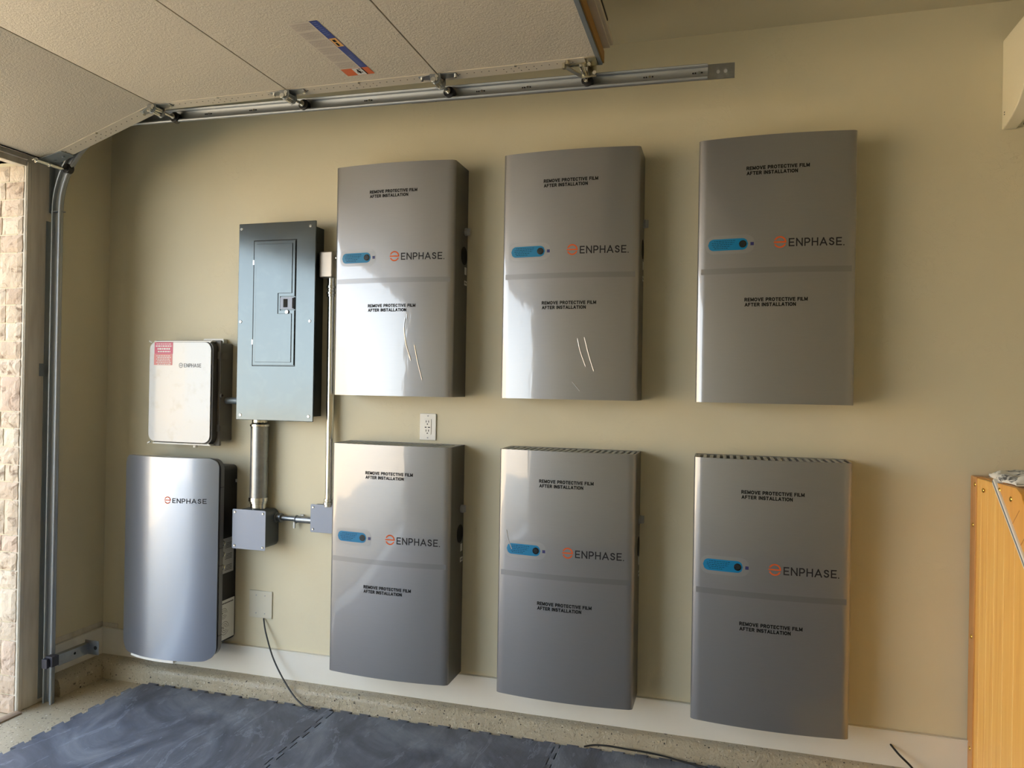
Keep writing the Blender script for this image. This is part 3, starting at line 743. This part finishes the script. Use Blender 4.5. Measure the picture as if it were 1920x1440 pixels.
bm = NB(); cyl(bm, (.542, -.022, .838), (.549, -.022, .838), .024, 10); cyl(bm, (.549, -.022, .838), (.565, -.022, .838), .017, 24); cyl(bm, (.565, -.022, .838), (.573, -.022, .838), .022, 10)
obj('locknut_connector', bm, M_GALV, hc, bev=.001)
bm = NB(); tube(bm, [(.65, -.022 + .018 * math.cos(a), .836 + .018 * math.sin(a)) for a in [2 * PI * i / 20 for i in range(21)]], .0018)
bx(bm, .638, .646, -.030, -.022, .795, .824); bx(bm, .664, .680, -.012, -.004, .853, .857)
obj('pipe_clamp', bm, M_GALV, hc)
vc = empty('slim_conduit', 'slim vertical conduit between the breaker panel and the upper left battery', 'conduit', (.82, -.03, .91))
bm = NB(); cyl(bm, (.8235, -.035, .93), (.8195, -.035, 1.93), .0175, 28); obj('pipe', bm, M_CHROME, vc)
bm = NB()
for z, r in ((.908, .022), (.918, .026), (.932, .0225)): cyl(bm, (.8235, -.035, z), (.8235, -.035, z + .011), r, 12 if r > .025 else 24)
obj('bottom_connector', bm, M_CHROME, vc, bev=.001)
bm = NB()
for z, r in ((1.86, .021), (1.872, .0235), (1.886, .0205), (1.899, .0235), (1.91, .020)): cyl(bm, (.8195, -.035, z), (.8195, -.035, z + .011), r, 24)
cyl(bm, (.8195, -.035, 1.92), (.8195, -.035, 1.955), .019, 24); obj('top_connector', bm, M_CHROME, vc, bev=.001)
bm = NB(); prism(bm, rrect(.775, .842, 1.945, 2.062, .008, 4), 'y', -.075, -.002); lb_ = obj('conduit_body', bm, M_CAST, vc, bev=.006, seg=3)
bm = NB(); cyl(bm, (.84, -.045, 2.035), (.905, -.045, 2.035), .014, 20); obj('side_nipple', bm, M_CHROME, lb_)

# ------------------------------------------------------------------ outlet, blank plate, cables
ot = empty('power_outlet', 'white duplex power outlet between the two left batteries', 'outlet', (1.289, 0, 1.224))
bm = NB(); prism(bm, rrect(1.2505, 1.3275, 1.224, 1.342, .004), 'y', -.007, 0); obj('cover_plate', bm, M_WHITE, ot, bev=.003, seg=3)
bm = NB(); prism(bm, rrect(1.272, 1.3055, 1.249, 1.317, .002), 'y', -.0095, -.007); rc = obj('receptacle', bm, M_WHITE, ot, bev=.001)
bm = NB()
for z in (1.302, 1.262):
    for x in (1.282, 1.294): bx(bm, x - .0015, x + .0015, -.0098, -.0094, z, z + .009)
    cyl(bm, (1.288, -.0094, z - .007), (1.288, -.0098, z - .007), .0028, 12)
bx(bm, 1.276, 1.284, -.0098, -.0094, 1.279, 1.283); bx(bm, 1.291, 1.301, -.0098, -.0094, 1.279, 1.283)
obj('socket_slots', bm, M_HOLE, rc, smooth=False)
for z in (1.235, 1.331):
    bm = NB(); cyl(bm, (1.289, -.007, z), (1.289, -.0085, z), .003, 12); obj('plate_screw', bm, M_LIGHTGREY, ot)
bl = empty('blank_wall_plate', 'cream double blank wall plate low between the controller and the lower left battery', 'wall plate', (.455, 0, .355))
bm = NB(); prism(bm, rrect(.393, .518, .355, .483, .003), 'y', -.006, 0); obj('plate', bm, mat('almond plastic', (206, 202, 184), .4), bl, bev=.003, seg=3)
for x in (.432, .479):
    for z in (.377, .461):
        bm = NB(); cyl(bm, (x, -.006, z), (x, -.0075, z), .0028, 12); obj('plate_screw', bm, M_LIGHTGREY, bl)
bm = NB(); tube(bm, smooth_path([(.470, .002, .356), (.480, -.012, .345), (.506, -.030, .290), (.560, -.050, .190), (.640, -.075, .100), (.715, -.100, .045), (.780, -.115, .020), (.830, -.118, .014)], 12), .0035)
tag(obj('black_cable', bm, M_RUBBER), 'thin black cable hanging from the blank wall plate to the floor mat', 'cable')
bm = NB(); tube(bm, smooth_path([(2.020, -.075, .016), (2.06, -.070, .026), (2.12, -.070, .031), (2.19, -.072, .030), (2.26, -.072, .029), (2.33, -.074, .026), (2.40, -.080, .020), (2.47, -.090, .016), (2.52, -.105, .016)], 10), .0035)
tag(obj('black_cable', bm, M_RUBBER), 'black cable lying along the mat edge below the middle lower battery', 'cable')
bm = NB(); tube(bm, smooth_path([(3.150, .004, .168), (3.158, -.020, .163), (3.178, -.045, .145), (3.215, -.055, .113), (3.26, -.060, .06), (3.29, -.065, .02)], 10), .0038)
tag(obj('black_cable', bm, M_RUBBER), 'black cable poking out of the white baseboard near the wooden cabinet', 'cable')

# ------------------------------------------------------------------ floor mats
def edge_pts(a, b, pitch=0.088, dep=0.012, skip=0):
    """dovetail teeth along a->b, offset to the left of travel"""
    a = Vector(a); b = Vector(b); d = b - a; ln = d.length; d /= ln; n = Vector((-d.y, d.x))
    o = [a]; k = int(ln / pitch); st = (ln - k * pitch) / 2
    for i in range(k):
        s = st + i * pitch
        for u, v in ((.27, 0), (.20, 1), (.80, 1), (.73, 0)): o.append(a + d * (s + u * pitch) + n * v * dep * (1))
    return o
MX = [-.120, .902, 1.924, 2.946, 3.968]; MY0 = lambda x: -.104 + .013 * (x + .12)
MYS = [0, -1.11, -2.13, -3.15, -4.17]
def mat_poly(i, j):
    x0, x1 = MX[i] + .0018, MX[i + 1] - .0018
    def yy(x, k): return (MY0(x) if k == 0 else MYS[k]) 
    # corners: A top-left, B bottom-left, C bottom-right, D top-right ; counter-clockwise
    A = (x0, yy(x0, j) - .0018); B = (x0, yy(x0, j + 1) + .0018); C = (x1, yy(x1, j + 1) + .0018); D = (x1, yy(x1, j) - .0018)
    P = []
    # vertical seams bulge towards -x; horizontal seams towards +y (shared shape for both neighbours)
    P += list(reversed(edge_pts(B, A)))[:] if False else edge_rev(A, B, -1)
    P += edge_rev(B, C, +1); P += edge_rev(C, D, -1, True); P += edge_rev(D, A, +1, True)
    return P
def edge_rev(a, b, sgn, second=False):
    a = Vector(a); b = Vector(b); d = (b - a); ln = d.length; d /= ln
    off = Vector((-1, 0)) if abs(d.y) > abs(d.x) else Vector((0, 1))
    pitch, dep = .0925, .020; k = int(ln / pitch); st = (ln - k * pitch) / 2; o = [a]
    for i in range(k):
        s = st + i * pitch
        for u, v in ((.30, 0), (.18, 1), (.82, 1), (.70, 0)): o.append(a + d * (s + u * pitch) + off * v * dep)
    return o
lab0 = ['dark blue-grey puzzle mat at the left, beside the door track', 'dark blue-grey puzzle mat in the middle, below the lower left and middle batteries', 'dark blue-grey puzzle mat at the right, below the lower right battery']
for j in range(4):
    for i in range(4):
        if (i, j) == (3, 0): continue            # the cabinet stands there
        bm = NB(); P = mat_poly(i, j); prism(bm, [(p.x, p.y) for p in P], 'z', 0.0005, 0.012)
        o = obj('floor_mat', bm, M_MAT, smooth=False, bev=.0012, seg=1)
        if j == 0: tag(o, lab0[i], 'floor mat', 'interlocking floor mats')
        else: tag(o, 'dark blue-grey puzzle mat, %s row from the equipment wall, %s' % (('second', 'third', 'fourth')[j - 1], ('nearest the opening', 'second column', 'third column', 'farthest right')[i]), 'floor mat', 'interlocking floor mats')

# ------------------------------------------------------------------ garage door
ZD = 2.609; YE = -.46; YN = -5.42; TH = .045
gd = empty('garage_door', 'raised beige sectional garage door under the ceiling', 'garage door', (.9, -2.9, 2.42))
secs = [((-.318, 2.420), (.258, ZD)), ((.262, ZD), (.882, ZD)), ((.886, ZD), (1.510, ZD)), ((1.514, ZD), (2.110, ZD))]
for k, (a, b) in enumerate(secs):
    a = Vector((a[0], a[1])); b = Vector((b[0], b[1])); d = (b - a).normalized(); n = Vector((-d.y, d.x))
    g = 0.0004
    a2 = a + d * g; b2 = b - d * g
    bm = NB(); prism(bm, [tuple(a2), tuple(b2), tuple(b2 + n * TH), tuple(a2 + n * TH)], 'y', YN, YE - .001)
    ps = obj('door_section', bm, M_DOOR, gd, bev=.0012, label=['lowest door section, tilted down', None, 'flat door section with a warning sticker', 'topmost flat door section'][k])
    # end stile with rows of small holes
    bm = NB(); prism(bm, [tuple(a2 - n * .0022), tuple(b2 - n * .0022), tuple(b2 + n * TH), tuple(a2 + n * TH)], 'y', YE - .066, YE, 0)
    f3 = lambda s, y, up_=.0026: Vector(((a2 + d * s - n * up_).x, y, (a2 + d * s - n * up_).y))
    ln = (b2 - a2).length; s = .08
    nrm = Vector((-n.x, 0, -n.y))
    while s < ln - .08:
        for (ds, y) in ((0, YE - .040), (.004, YE - .018)):
            if ds == 0 or int(s * 100) % 3 == 0:
                p = f3(s + ds, y, .0020); cyl(bm, p, p + nrm * .0008, .0022, 8, 1)
        s += .028
    p = f3(ln * .5, YE - .062, .002); cyl(bm, p, p + nrm * .004, .005, 8, 2)
    obj('end_stile', bm, [M_STILE, M_HOLE, M_CHROME], ps, smooth=False)
# warning sticker on the third section (flat on its underside)
zs_ = ZD - .0008
bm = NB()
def flat(x0, x1, y0, y1, mi, dz=0.0):
    f = bm.faces.new([bm.verts.new(p) for p in ((x0, y0, zs_ - dz), (x1, y0, zs_ - dz), (x1, y1, zs_ - dz), (x0, y1, zs_ - dz))]); f.material_index = mi
X0, X1, Y0, Y1 = 1.183, 1.292, -.982, -.578; XB = 1.263; YO = -.636
flat(X0, XB, Y0, YO, 0); flat(XB, X1, Y0, YO, 1, .0001); flat(X0, X1, YO, Y1, 2, .0001)
flat(XB + .002, X1 - .002, -.862, -.802, 3, .0003); flat(XB + .008, X1 - .010, -.852, -.836, 4, .0005); flat(XB + .008, X1 - .013, -.830, -.808, 4, .0005)
flat(1.226, 1.262, YO + .002, Y1 - .002, 5, .0003); flat(1.262, 1.267, YO + .002, Y1 - .002, 4, .0004)
for a in ((1.236, 1.250, -.612, -.604), (1.240, 1.246, -.625, -.590), (1.232, 1.240, -.600, -.596), (1.249, 1.257, -.628, -.622), (1.246, 1.256, -.603, -.597)): flat(*a, 4, .0006)
for k in range(6):
    ya = Y0 + .006 + k * .057
    x = X0 + .005
    while x < XB - .006:
        y = ya + .002
        while y < ya + .046: q = random.uniform(.008, .016); flat(x, x + .0022, y, min(y + q, ya + .048), 6, .0003); y += q + .003
        x += .0048
for k in range(9):
    y = Y0 + .01 + k * .012
    if k < 8: flat(XB + .005 + .002 * (k % 2), XB + .020, y, y + .0022, 7, .0003)
for k in range(10):
    y = -.735 + k * .009; flat(XB + .006, XB + .018, y, y + .002, 7, .0003)
third = [c for c in gd.children if c.get('label', '').startswith('flat door section with')][0]
obj('warning_sticker', bm, [mat('faded label paper', (206, 196, 180), .4), mat('navy label', (32, 56, 132), .4), mat('orange label', (206, 96, 38), .4),
    mat('amber label', (226, 172, 92), .4), M_INK, M_LABELW, mat('grey small print', (172, 160, 150), .5), mat('pale blue print', (120, 140, 190), .5)], third, smooth=False,
    label='long warning sticker with navy, amber and orange bands')

# horizontal track slopes a little down to the back
def ztr(x): return 2.606 - (x - .06) * .0145      # centre of the horizontal track
YT = -.398
def hinge(x, z, ang, top=False):
    """hinge plates across a seam and the barrel that holds the roller stem"""
    bm = NB(); c = Vector((x, 0, z)); d1 = Vector((math.cos(ang), 0, math.sin(ang))); up_ = Vector((0, 0, -1))
    def plate(dr, L1, y0, y1, th=.0028):
        n = Vector((dr.z, 0, -dr.x)); n = n if n.z < 0 else -n
        o = c + n * .003; vs = []
        for (s, t, y) in [(s, t, y) for s in (0, L1) for t in (0, th) for y in (0, 1)]:
            yy = (y0 if y == 0 else y1) if s == 0 else ((y0 + .012) if y == 0 else (y1 - .012))
            vs.append(bm.verts.new(o + dr * s + n * t + Vector((0, yy, 0))))
        for f in ((0, 1, 3, 2), (4, 6, 7, 5), (0, 4, 5, 1), (2, 3, 7, 6), (0, 2, 6, 4), (1, 5, 7, 3)): bm.faces.new([vs[i] for i in f])
    plate(d1 * -1, .075, -.530, -.478); plate(Vector((1, 0, 0)), .075, -.530, -.478)
    for yy in (-.532, -.480):
        prism(bm, [(x + a, z + b) for a, b in ((-.024, -.004), (-.018, -.034), (-.004, -.044), (.012, -.040), (.020, -.024), (.018, -.004))], 'y', yy, yy + .003)
    obj('hinge', bm, M_GALV, gd, bev=.0006)
    bm = NB(); cyl(bm, (x - .004, -.545, z - .030), (x - .004, -.470, z - .030), .0095, 16); cyl(bm, (x + .006, -.535, z - .014), (x + .006, -.474, z - .014), .008, 16)
    obj('hinge_barrel', bm, M_CHROME, gd, bev=.0008)
    for s in (-.066, .066):
        bm = NB(); cyl(bm, (x + s, -.500, z - .004 + (math.sin(ang) * s if s < 0 else 0)), (x + s, -.500, z - .013 + (math.sin(ang) * s if s < 0 else 0)), .006, 6)
        obj('hinge_screw', bm, M_CHROME, gd)
def roller(x, z, zs=None):
    zs = zs or z
    bm = NB(); cyl(bm, (x, -.54, zs), (x, YT + .006, z), .0055, 12); cyl(bm, (x, -.425, z), (x, -.417, z), .012, 16)
    ro = obj('roller', bm, M_CHROME, gd)
    bm = NB(); cyl(bm, (x, -.414, z), (x, -.388, z), .0215, 24); obj('roller_wheel', bm, M_BLACK, ro, bev=.003)
hinge(.260, ZD, math.atan2(.189, .576)); hinge(.884, ZD, 0); hinge(1.512, ZD, 0)
roller(.268, ztr(.268) - .010, ztr(.268) - .018); roller(.892, ztr(.892) - .003, ztr(.892) - .012); roller(1.518, ztr(1.518) - .002, ztr(1.518) - .005); roller(2.050, ztr(2.05) - .002)
# bottom bracket and its roller
a = Vector((-.318, 0, 2.420)); d = Vector((.576, 0, .189)).normalized(); n = Vector((d.z, 0, -d.x))
bm = NB(); vs = []
for s in (-.002, .105):
    for t in (.0025, .006):
        for y in (-.545 if s < 0 else -.52, -.455): vs.append(bm.verts.new(a + d * s + n * t + Vector((0, y, 0))))
for f in ((0, 1, 3, 2), (4, 6, 7, 5), (0, 4, 5, 1), (2, 3, 7, 6), (0, 2, 6, 4), (1, 5, 7, 3)): bm.faces.new([vs[i] for i in f])
for s in (.03, .075): p = a + d * s + n * .006 + Vector((0, -.485, 0)); cyl(bm, p, p + n * .006, .006, 6)
obj('bottom_bracket', bm, M_GALVD, gd, bev=.0006)
bm = NB()
for y0, y1, r in ((-.56, -.505, .011), (-.495, -.435, .010)): cyl(bm, (-.312, y0, 2.405), (-.312, y1, 2.405), r, 16)
cyl(bm, (-.312, -.575, 2.405), (-.312, YT, 2.408), .0055, 12); rr = obj('roller', bm, M_CHROME, gd, bev=.0008)
bm = NB(); cyl(bm, (-.308, -.414, 2.412), (-.308, -.386, 2.412), .0215, 24); obj('roller_wheel', bm, M_BLACK, rr, bev=.003)
# bottom weather seal
bm = NB(); prism(bm, [(-.325, 2.417), (-.312, 2.416), (-.325, 2.462), (-.338, 2.458)], 'y', YN, YE - .004); obj('bottom_seal', bm, M_BLACK, gd)
# top bracket with link arm
bm = NB(); bx(bm, 1.985, 2.075, -.490, -.470, ZD - .0065, ZD - .003); bx(bm, 2.060, 2.100, -.53, -.465, ZD - .007, ZD - .003)
bx(bm, 2.066, 2.069, -.50, -.465, ZD - .040, ZD - .003); bx(bm, 2.040, 2.092, -.463, -.460, ZD - .045, ZD - .002)
obj('top_bracket', bm, M_BRASSY, gd, bev=.0006)
bm = NB(); p0 = Vector((1.985, -.500, ZD - .014)); p1 = Vector((2.048, -.435, ztr(2.05) - .004)); dd = (p1 - p0).normalized(); sd = dd.cross(Vector((0, 0, 1))).normalized() * .009; zz = Vector((0, 0, .0018))
V = [bm.verts.new(p + s * sd + t * zz) for p in (p0, p1) for s in (-1, 1) for t in (-1, 1)]
for f in ((0, 1, 3, 2), (4, 6, 7, 5), (0, 4, 5, 1), (2, 3, 7, 6), (0, 2, 6, 4), (1, 5, 7, 3)): bm.faces.new([V[i] for i in f])
cyl(bm, p0 - zz * 5, p0 + zz * 5, .008, 6); cyl(bm, (1.999, -.515, ZD - .003), (1.999, -.515, ZD - .016), .008, 6)
obj('link_arm', bm, M_BRASSY, gd)
bm = NB(); cyl(bm, (2.050, -.50, ztr(2.05) + .004), (2.050, -.435, ztr(2.05)), .010, 14)
obj('stem_sleeve', bm, M_CHROME, gd, bev=.0008)
for (x, y, z) in ((2.072, -.488, ZD - .012), (2.060, -.478, ZD - .024), (2.090, -.480, ZD - .040)):
    bm = NB(); cyl(bm, (x, y, z), (x, y - .012, z - .002), .0075, 6); obj('bracket_bolt', bm, M_CHROME, gd, bev=.0008)
# top edge cap, stiffening strut and outer trim boards (outer skin faces up)
bm = NB(); bx(bm, 2.1095, 2.113, YN, YE, ZD - .002, ZD + TH + .003); bx(bm, 2.098, 2.113, YN, YE, ZD - .0045, ZD - .0022)
obj('top_edge_cap', bm, M_GALVD, gd)
bm = NB(); bx(bm, 2.113, 2.118, YN, YE + .006, ZD + .003, ZD + TH - .002); obj('edge_reflection', bm, mat('ochre edge reflection', (170, 128, 60), .5), gd)  # ochre colour stands in for the gold reflection in the metal edge
bm = NB(); bx(bm, -.2, 2.140, YN, YE - .012, ZD + TH + .002, ZD + TH + .012); obj('outer_skin', bm, M_STILE, gd)
bm = NB(); bx(bm, 2.02, 2.150, YN, YE - .004, ZD + TH + .013, ZD + TH + .032); obj('trim_board', bm, M_STILE, gd, bev=.002)
bm = NB(); bx(bm, 2.10, 2.152, YN, -.60, ZD + TH + .033, ZD + TH + .040); obj('weather_strip', bm, M_BLACK, gd)

# ------------------------------------------------------------------ door track
tk = empty('door_track', 'galvanized door track rising beside the opening and running under the raised door', 'door track', (-.375, -.39, 0))
RC = Vector((.010, 2.225)); RM = .385   # curve centre (x, z) and centreline radius
def track(path, name, mats=M_GALV):
    """path: list of (centre Vector, across Vector) ; section is a channel open towards -y"""
    bm = NB(); h = .025
    sec = [(-h, .000), (-h + .003, -.004), (-h + .0075, -.002), (-h + .006, .004), (-h, .008), (-h, .016), (-h + .006, .0215), (h - .006, .0215), (h, .016), (h, .008), (h, .000)]
    lip = [(h - .0005 + .0065 * math.cos(t), -.003 + .0065 * math.sin(t)) for t in [math.radians(q) for q in (90, 45, 0, -45, -90, -135, -180, -225)]]
    sec = sec + lip
    inner = [(u * .90 if abs(u) < h + .001 else u - .002 * (1 if u > 0 else -1), v - (.0016 if v > .01 else 0)) for u, v in reversed(sec[3:11])]
    full = sec + inner
    rows = []
    for c, ac in path: rows.append([bm.verts.new(c + ac * u + Vector((0, v, 0))) for u, v in full])
    n = len(full)
    for A, B in zip(rows, rows[1:]):
        for i in range(n): bm.faces.new((A[i], A[(i + 1) % n], B[(i + 1) % n], B[i]))
    return bm
pv = [(Vector((RC.x - RM, YT, .0)), Vector((1, 0, 0))), (Vector((RC.x - RM, YT, RC.y)), Vector((1, 0, 0)))]
vt = obj('vertical_track', track(pv, ''), M_TRACK, tk, ang=50)
pc = []
for i in range(19):
    t = math.radians(180 - 90 * i / 18); pc.append((Vector((RC.x + RM * math.cos(t), YT, RC.y + RM * math.sin(t))), Vector((-math.cos(t), 0, -math.sin(t)))))
obj('curved_track', track(pc, ''), M_TRACK, tk, ang=50)
ph = [(Vector((RC.x, YT, ztr(RC.x) + .003)), Vector((0, 0, -1))), (Vector((2.470, YT, ztr(2.47) + .003)), Vector((0, 0, -1)))]
ht = obj('horizontal_track', track(ph, ''), M_TRACK, tk, ang=50)
for k, x in enumerate([.40, .62, 1.15, 1.62, 1.80, 2.25, 2.42]):
    bm = NB()
    for dx in (0, .008, .020, .030):
        p = Vector((x + dx, YT + .0182, ztr(x) + .004)); cyl(bm, p, p - Vector((0, .003 if dx == .020 else .0008, 0)), .0030 if dx != .020 else .0042, 8, 0 if dx != .020 else 1)
    obj('track_rivets', bm, [M_HOLE, M_CHROME], ht, smooth=False)
bm = NB()
bx(bm, RC.x - RM - .028, RC.x - RM + .030, YT - .001, YT + .024, RC.y - .002, RC.y + .002)
obj('splice_joint', bm, M_GALVD, vt)
# angle iron behind the horizontal track
bm = NB(); x0, x1 = 1.35, 2.560; z = ztr
def slab(y0, y1, zt, zb):
    v = [bm.verts.new((x, y, ztr(x) + q)) for x in (x0, x1) for y in (y0, y1) for q in (zt, zb)]
    for f in ((0, 1, 3, 2), (4, 6, 7, 5), (0, 4, 5, 1), (2, 3, 7, 6), (0, 2, 6, 4), (1, 5, 7, 3)): bm.faces.new([v[i] for i in f])
slab(YT + .0225, YT + .0255, .030, -.020); slab(YT + .0225, YT + .052, .033, .030)
for dx in (.03, .055): cyl(bm, (x1 - dx, YT + .0225, ztr(x1) + .006), (x1 - dx, YT + .0215, ztr(x1) + .006), .006, 12, 1)
obj('angle_iron', bm, [M_GALV, M_LIGHTGREY], tk, smooth=False)
# rear sides: jamb brackets, flag bracket
bm = NB(); bx(bm, -.420, -.414, -.395, -.352, 2.22, 2.86); bx(bm, -.420, -.372, -.372, -.369, 2.22, 2.86)
obj('flag_bracket', bm, M_GALVD, tk, bev=.0006)
bm = NB(); bx(bm, -.4195, -.4175, -.43, -.37, 1.478, 1.535); bx(bm, -.4175, -.375, -.376, -.373, 1.48, 1.533); obj('jamb_bracket', bm, M_GALVD, tk)
bm = NB(); bx(bm, -.4195, -.415, -.408, -.372, .02, 2.18); obj('jamb_angle', bm, M_GALVD, tk, smooth=False)

# safety sensor
ss = empty('safety_sensor', 'small dark door safety sensor on a galvanized bracket low on the door track', 'sensor', (-.33, -.39, .19))
bm = NB(); bx(bm, -.342, -.318, -.395, -.225, .222, .225); bx(bm, -.318, -.315, -.395, -.225, .176, .225)
bx(bm, -.342, -.262, -.228, -.225, .172, .238); bx(bm, -.3185, -.3145, -.33, -.31, .198, .206)
obj('bracket', bm, M_GALV, ss, bev=.0008)
bm = NB(); cyl(bm, (-.280, -.2285, .205), (-.280, -.2295, .205), .009, 16); obj('bracket_hole', bm, M_HOLE, ss, smooth=False)
bm = NB(); cyl(bm, (-.3145, -.31, .204), (-.3138, -.31, .204), .006, 12); obj('bracket_hole', bm, M_HOLE, ss, smooth=False)
bm = NB(); bx(bm, -.352, -.312, -.432, -.396, .182, .228); prism(bm, rrect(-.356, -.326, .178, .220, .004), 'y', -.447, -.432)
obj('sensor_housing', bm, mat('charcoal plastic', (50, 50, 60), .45), ss, bev=.002)

# ------------------------------------------------------------------ mini split air conditioner
ac = empty('air_conditioner', 'white wall-mounted air conditioner at the top right', 'air conditioner', (3.95, 0, 2.41))
prof = [(0, 2.742), (-.19, 2.742), (-.215, 2.725), (-.222, 2.66), (-.218, 2.56), (-.195, 2.50), (-.150, 2.462), (-.095, 2.438), (-.040, 2.424), (0, 2.420)]
bm = NB(); prism(bm, prof, 'x', 3.489, 3.535); obj('end_cap', bm, M_AC, ac, bev=.004, seg=3, ang=50)
bm = NB(); p2 = [(-.0, 2.740), (-.188, 2.740), (-.212, 2.723), (-.219, 2.66), (-.215, 2.562), (-.193, 2.504), (-.150, 2.468), (-.095, 2.446), (0, 2.43)]
prism(bm, p2, 'x', 3.537, 4.36); obj('body', bm, M_AC, ac, bev=.002, ang=50)
bm = NB(); prism(bm, prof, 'x', 4.362, 4.405); obj('end_cap', bm, M_AC, ac, bev=.004, seg=3, ang=50)
bm = NB(); prism(bm, [(-.185, 2.494), (-.150, 2.463), (-.095, 2.440), (-.02, 2.428), (-.02, 2.434), (-.095, 2.446), (-.150, 2.470), (-.182, 2.500)], 'x', 3.55, 4.35)
obj('louver', bm, M_ACSHADE, ac, label='underside louver with its shade painted in grey')
bm = NB()
for z in (2.474, 2.466): bx(bm, 3.4880, 3.4895, -.030, -.024, z, z + .003)
obj('cap_slots', bm, M_HOLE, ac, smooth=False)

# ------------------------------------------------------------------ wooden cabinet
XC = 3.41
wc = empty('wooden_cabinet', 'amber pine plank cabinet at the right edge with a diagonal metal strip', 'cabinet', (3.75, -.5, 0))
def yz(pts): return pts
bm = NB(); prism(bm, [(-.032, 0), (-.032, 1.170), (-.222, 1.172), (-.493, .958), (-.60, .72), (-.64, .45), (-.64, 0)], 'x', XC, XC + .018); obj('side_panel', bm, M_WOOD, wc, bev=.002)
# vertical plank grooves and back edge strip
bm = NB()
for i, y in enumerate([-.108, -.175, -.245, -.33, -.42, -.52]):
    zt = 1.168 if y > -.222 else 1.172 + (y + .222) / .271 * .214 if y > -.49 else .95 + (y + .493) * 2.2
    bx(bm, XC - .0008, XC + .002, y - .0012, y + .0012, .002, zt - .012)
obj('plank_groove', bm, mat('pale groove edge', (252, 214, 140), .4), wc, smooth=False)
bm = NB(); bx(bm, XC - .004, XC + .7, -.062, -.004, 0.0, 1.174); obj('back_post', bm, M_WOODD, wc, bev=.003)
bm = NB(); bx(bm, XC + .018, XC + .7, -.222, -.034, 1.154, 1.1745); obj('top_board', bm, M_WOODD, wc, bev=.002)
# diagonal strip following the cut
def bar(p0, p1, x0, x1, t, name, m, parent, off=0.0):
    bm = NB(); d = (Vector(p1) - Vector(p0)).normalized(); n = Vector((-d.y, d.x))
    q = [Vector(p0) + n * off, Vector(p1) + n * off, Vector(p1) + n * (off + t), Vector(p0) + n * (off + t)]
    prism(bm, [tuple(v) for v in q], 'x', x0, x1); return obj(name, bm, m, parent, bev=.001)
A0, A1 = (-.222, 1.172), (-.493, .958)
A2 = (-.62, .857)
bar(A0, A2, XC - .004, XC + .02, -.022, 'metal_strip', M_ALU, wc, 0)
bar(A0, A2, XC - .006, XC + .0, -.004, 'strip_groove', M_GALVD, wc, -.009)
bm = NB(); prism(bm, [(-.245, 1.176), (-.415, 1.180), (-.455, 1.165), (-.70, .86), (-.66, .80)], 'x', XC + .002, XC + .020); sp_ = obj('lid_side', bm, M_WOODT, wc, bev=.002)
bm = NB()
def gl(p0, p1):
    d = (Vector(p1) - Vector(p0)).normalized(); nn = Vector((-d.y, d.x)) * .0012
    prism(bm, [tuple(Vector(p0) + nn), tuple(Vector(p1) + nn), tuple(Vector(p1) - nn), tuple(Vector(p0) - nn)], 'x', XC + .0012, XC + .004)
gl((-.445, 1.115), (-.38, 1.055)); gl((-.50, 1.05), (-.44, .995))
obj('lid_groove', bm, M_WOODD, sp_, smooth=False)
bm = NB(); bx(bm, XC + .020, XC + .7, -.415, -.245, 1.160, 1.179); obj('lid_top', bm, M_WOODD, wc, bev=.002)
bm = NB(); prism(bm, [(-.415, 1.178), (-.455, 1.163), (-.70, .86), (-.70, 0), (-.68, 0), (-.68, .86), (-.44, 1.15), (-.41, 1.163)], 'x', XC + .02, XC + .7); obj('front_boards', bm, M_WOODT, wc)
bm = NB(); bx(bm, XC + .02, XC + .7, -.68, -.03, .0, .02); bx(bm, XC + .68, XC + .7, -.68, -.03, .02, 1.15); obj('carcass', bm, M_WOODD, wc, smooth=False)
for (y, z_) in ((-.052, 1.146), (-.138, 1.136), (-.036, 1.00), (-.036, .60), (-.036, .2)):
    bm = NB(); bmesh.ops.create_uvsphere(bm, u_segments=12, v_segments=8, radius=.008, matrix=Matrix.Translation((XC - .004, y, z_)) @ Matrix.Diagonal((.45, 1, 1, 1))); obj('brass_nail', bm, M_BRASS, wc)
for (y, z_) in ((-.275, 1.155), (-.375, 1.140)):
    bm = NB(); bmesh.ops.create_uvsphere(bm, u_segments=12, v_segments=8, radius=.009, matrix=Matrix.Translation((XC + .002, y, z_)) @ Matrix.Diagonal((.45, 1, 1, 1))); obj('brass_nail', bm, M_BRASS, wc)
# folded camouflage cloth on top: a soft folded slab
bm = NB(); nx, ny = 40, 22; g = {}
for side in (0, 1):
    for i in range(nx + 1):
        for j in range(ny + 1):
            u = i / nx; v = j / ny; x = 3.425 + .36 * u; y = -.38 + .26 * v
            e = min(1, min(u, 1 - u) / .08) * min(1, min(v, 1 - v) / .12); e = math.sqrt(max(0, e))
            h = .012 + .014 * e * (1 + .6 * math.sin(u * 9 + v * 5) * math.cos(v * 11 - u * 3)) + .006 * math.sin(u * 23 + 3 * v) * e
            x += .008 * math.sin(v * 9); y += .008 * math.sin(u * 11)
            g[side, i, j] = bm.verts.new((x, y, 1.1815 + (h if side else 0.0)))
for side in (0, 1):
    for i in range(nx):
        for j in range(ny): bm.faces.new([g[side, a, b] for a, b in ((i, j), (i + 1, j), (i + 1, j + 1), (i, j + 1))])
per = [(i, 0) for i in range(nx)] + [(nx, j) for j in range(ny)] + [(i, ny) for i in range(nx, 0, -1)] + [(0, j) for j in range(ny, 0, -1)]
for a, b in zip(per, per[1:] + per[:1]): bm.faces.new((g[0, a[0], a[1]], g[0, b[0], b[1]], g[1, b[0], b[1]], g[1, a[0], a[1]]))
tag(obj('folded_cloth', bm, M_CLOTH, ang=80), 'folded grey and white camouflage cloth on top of the wooden cabinet', 'cloth')
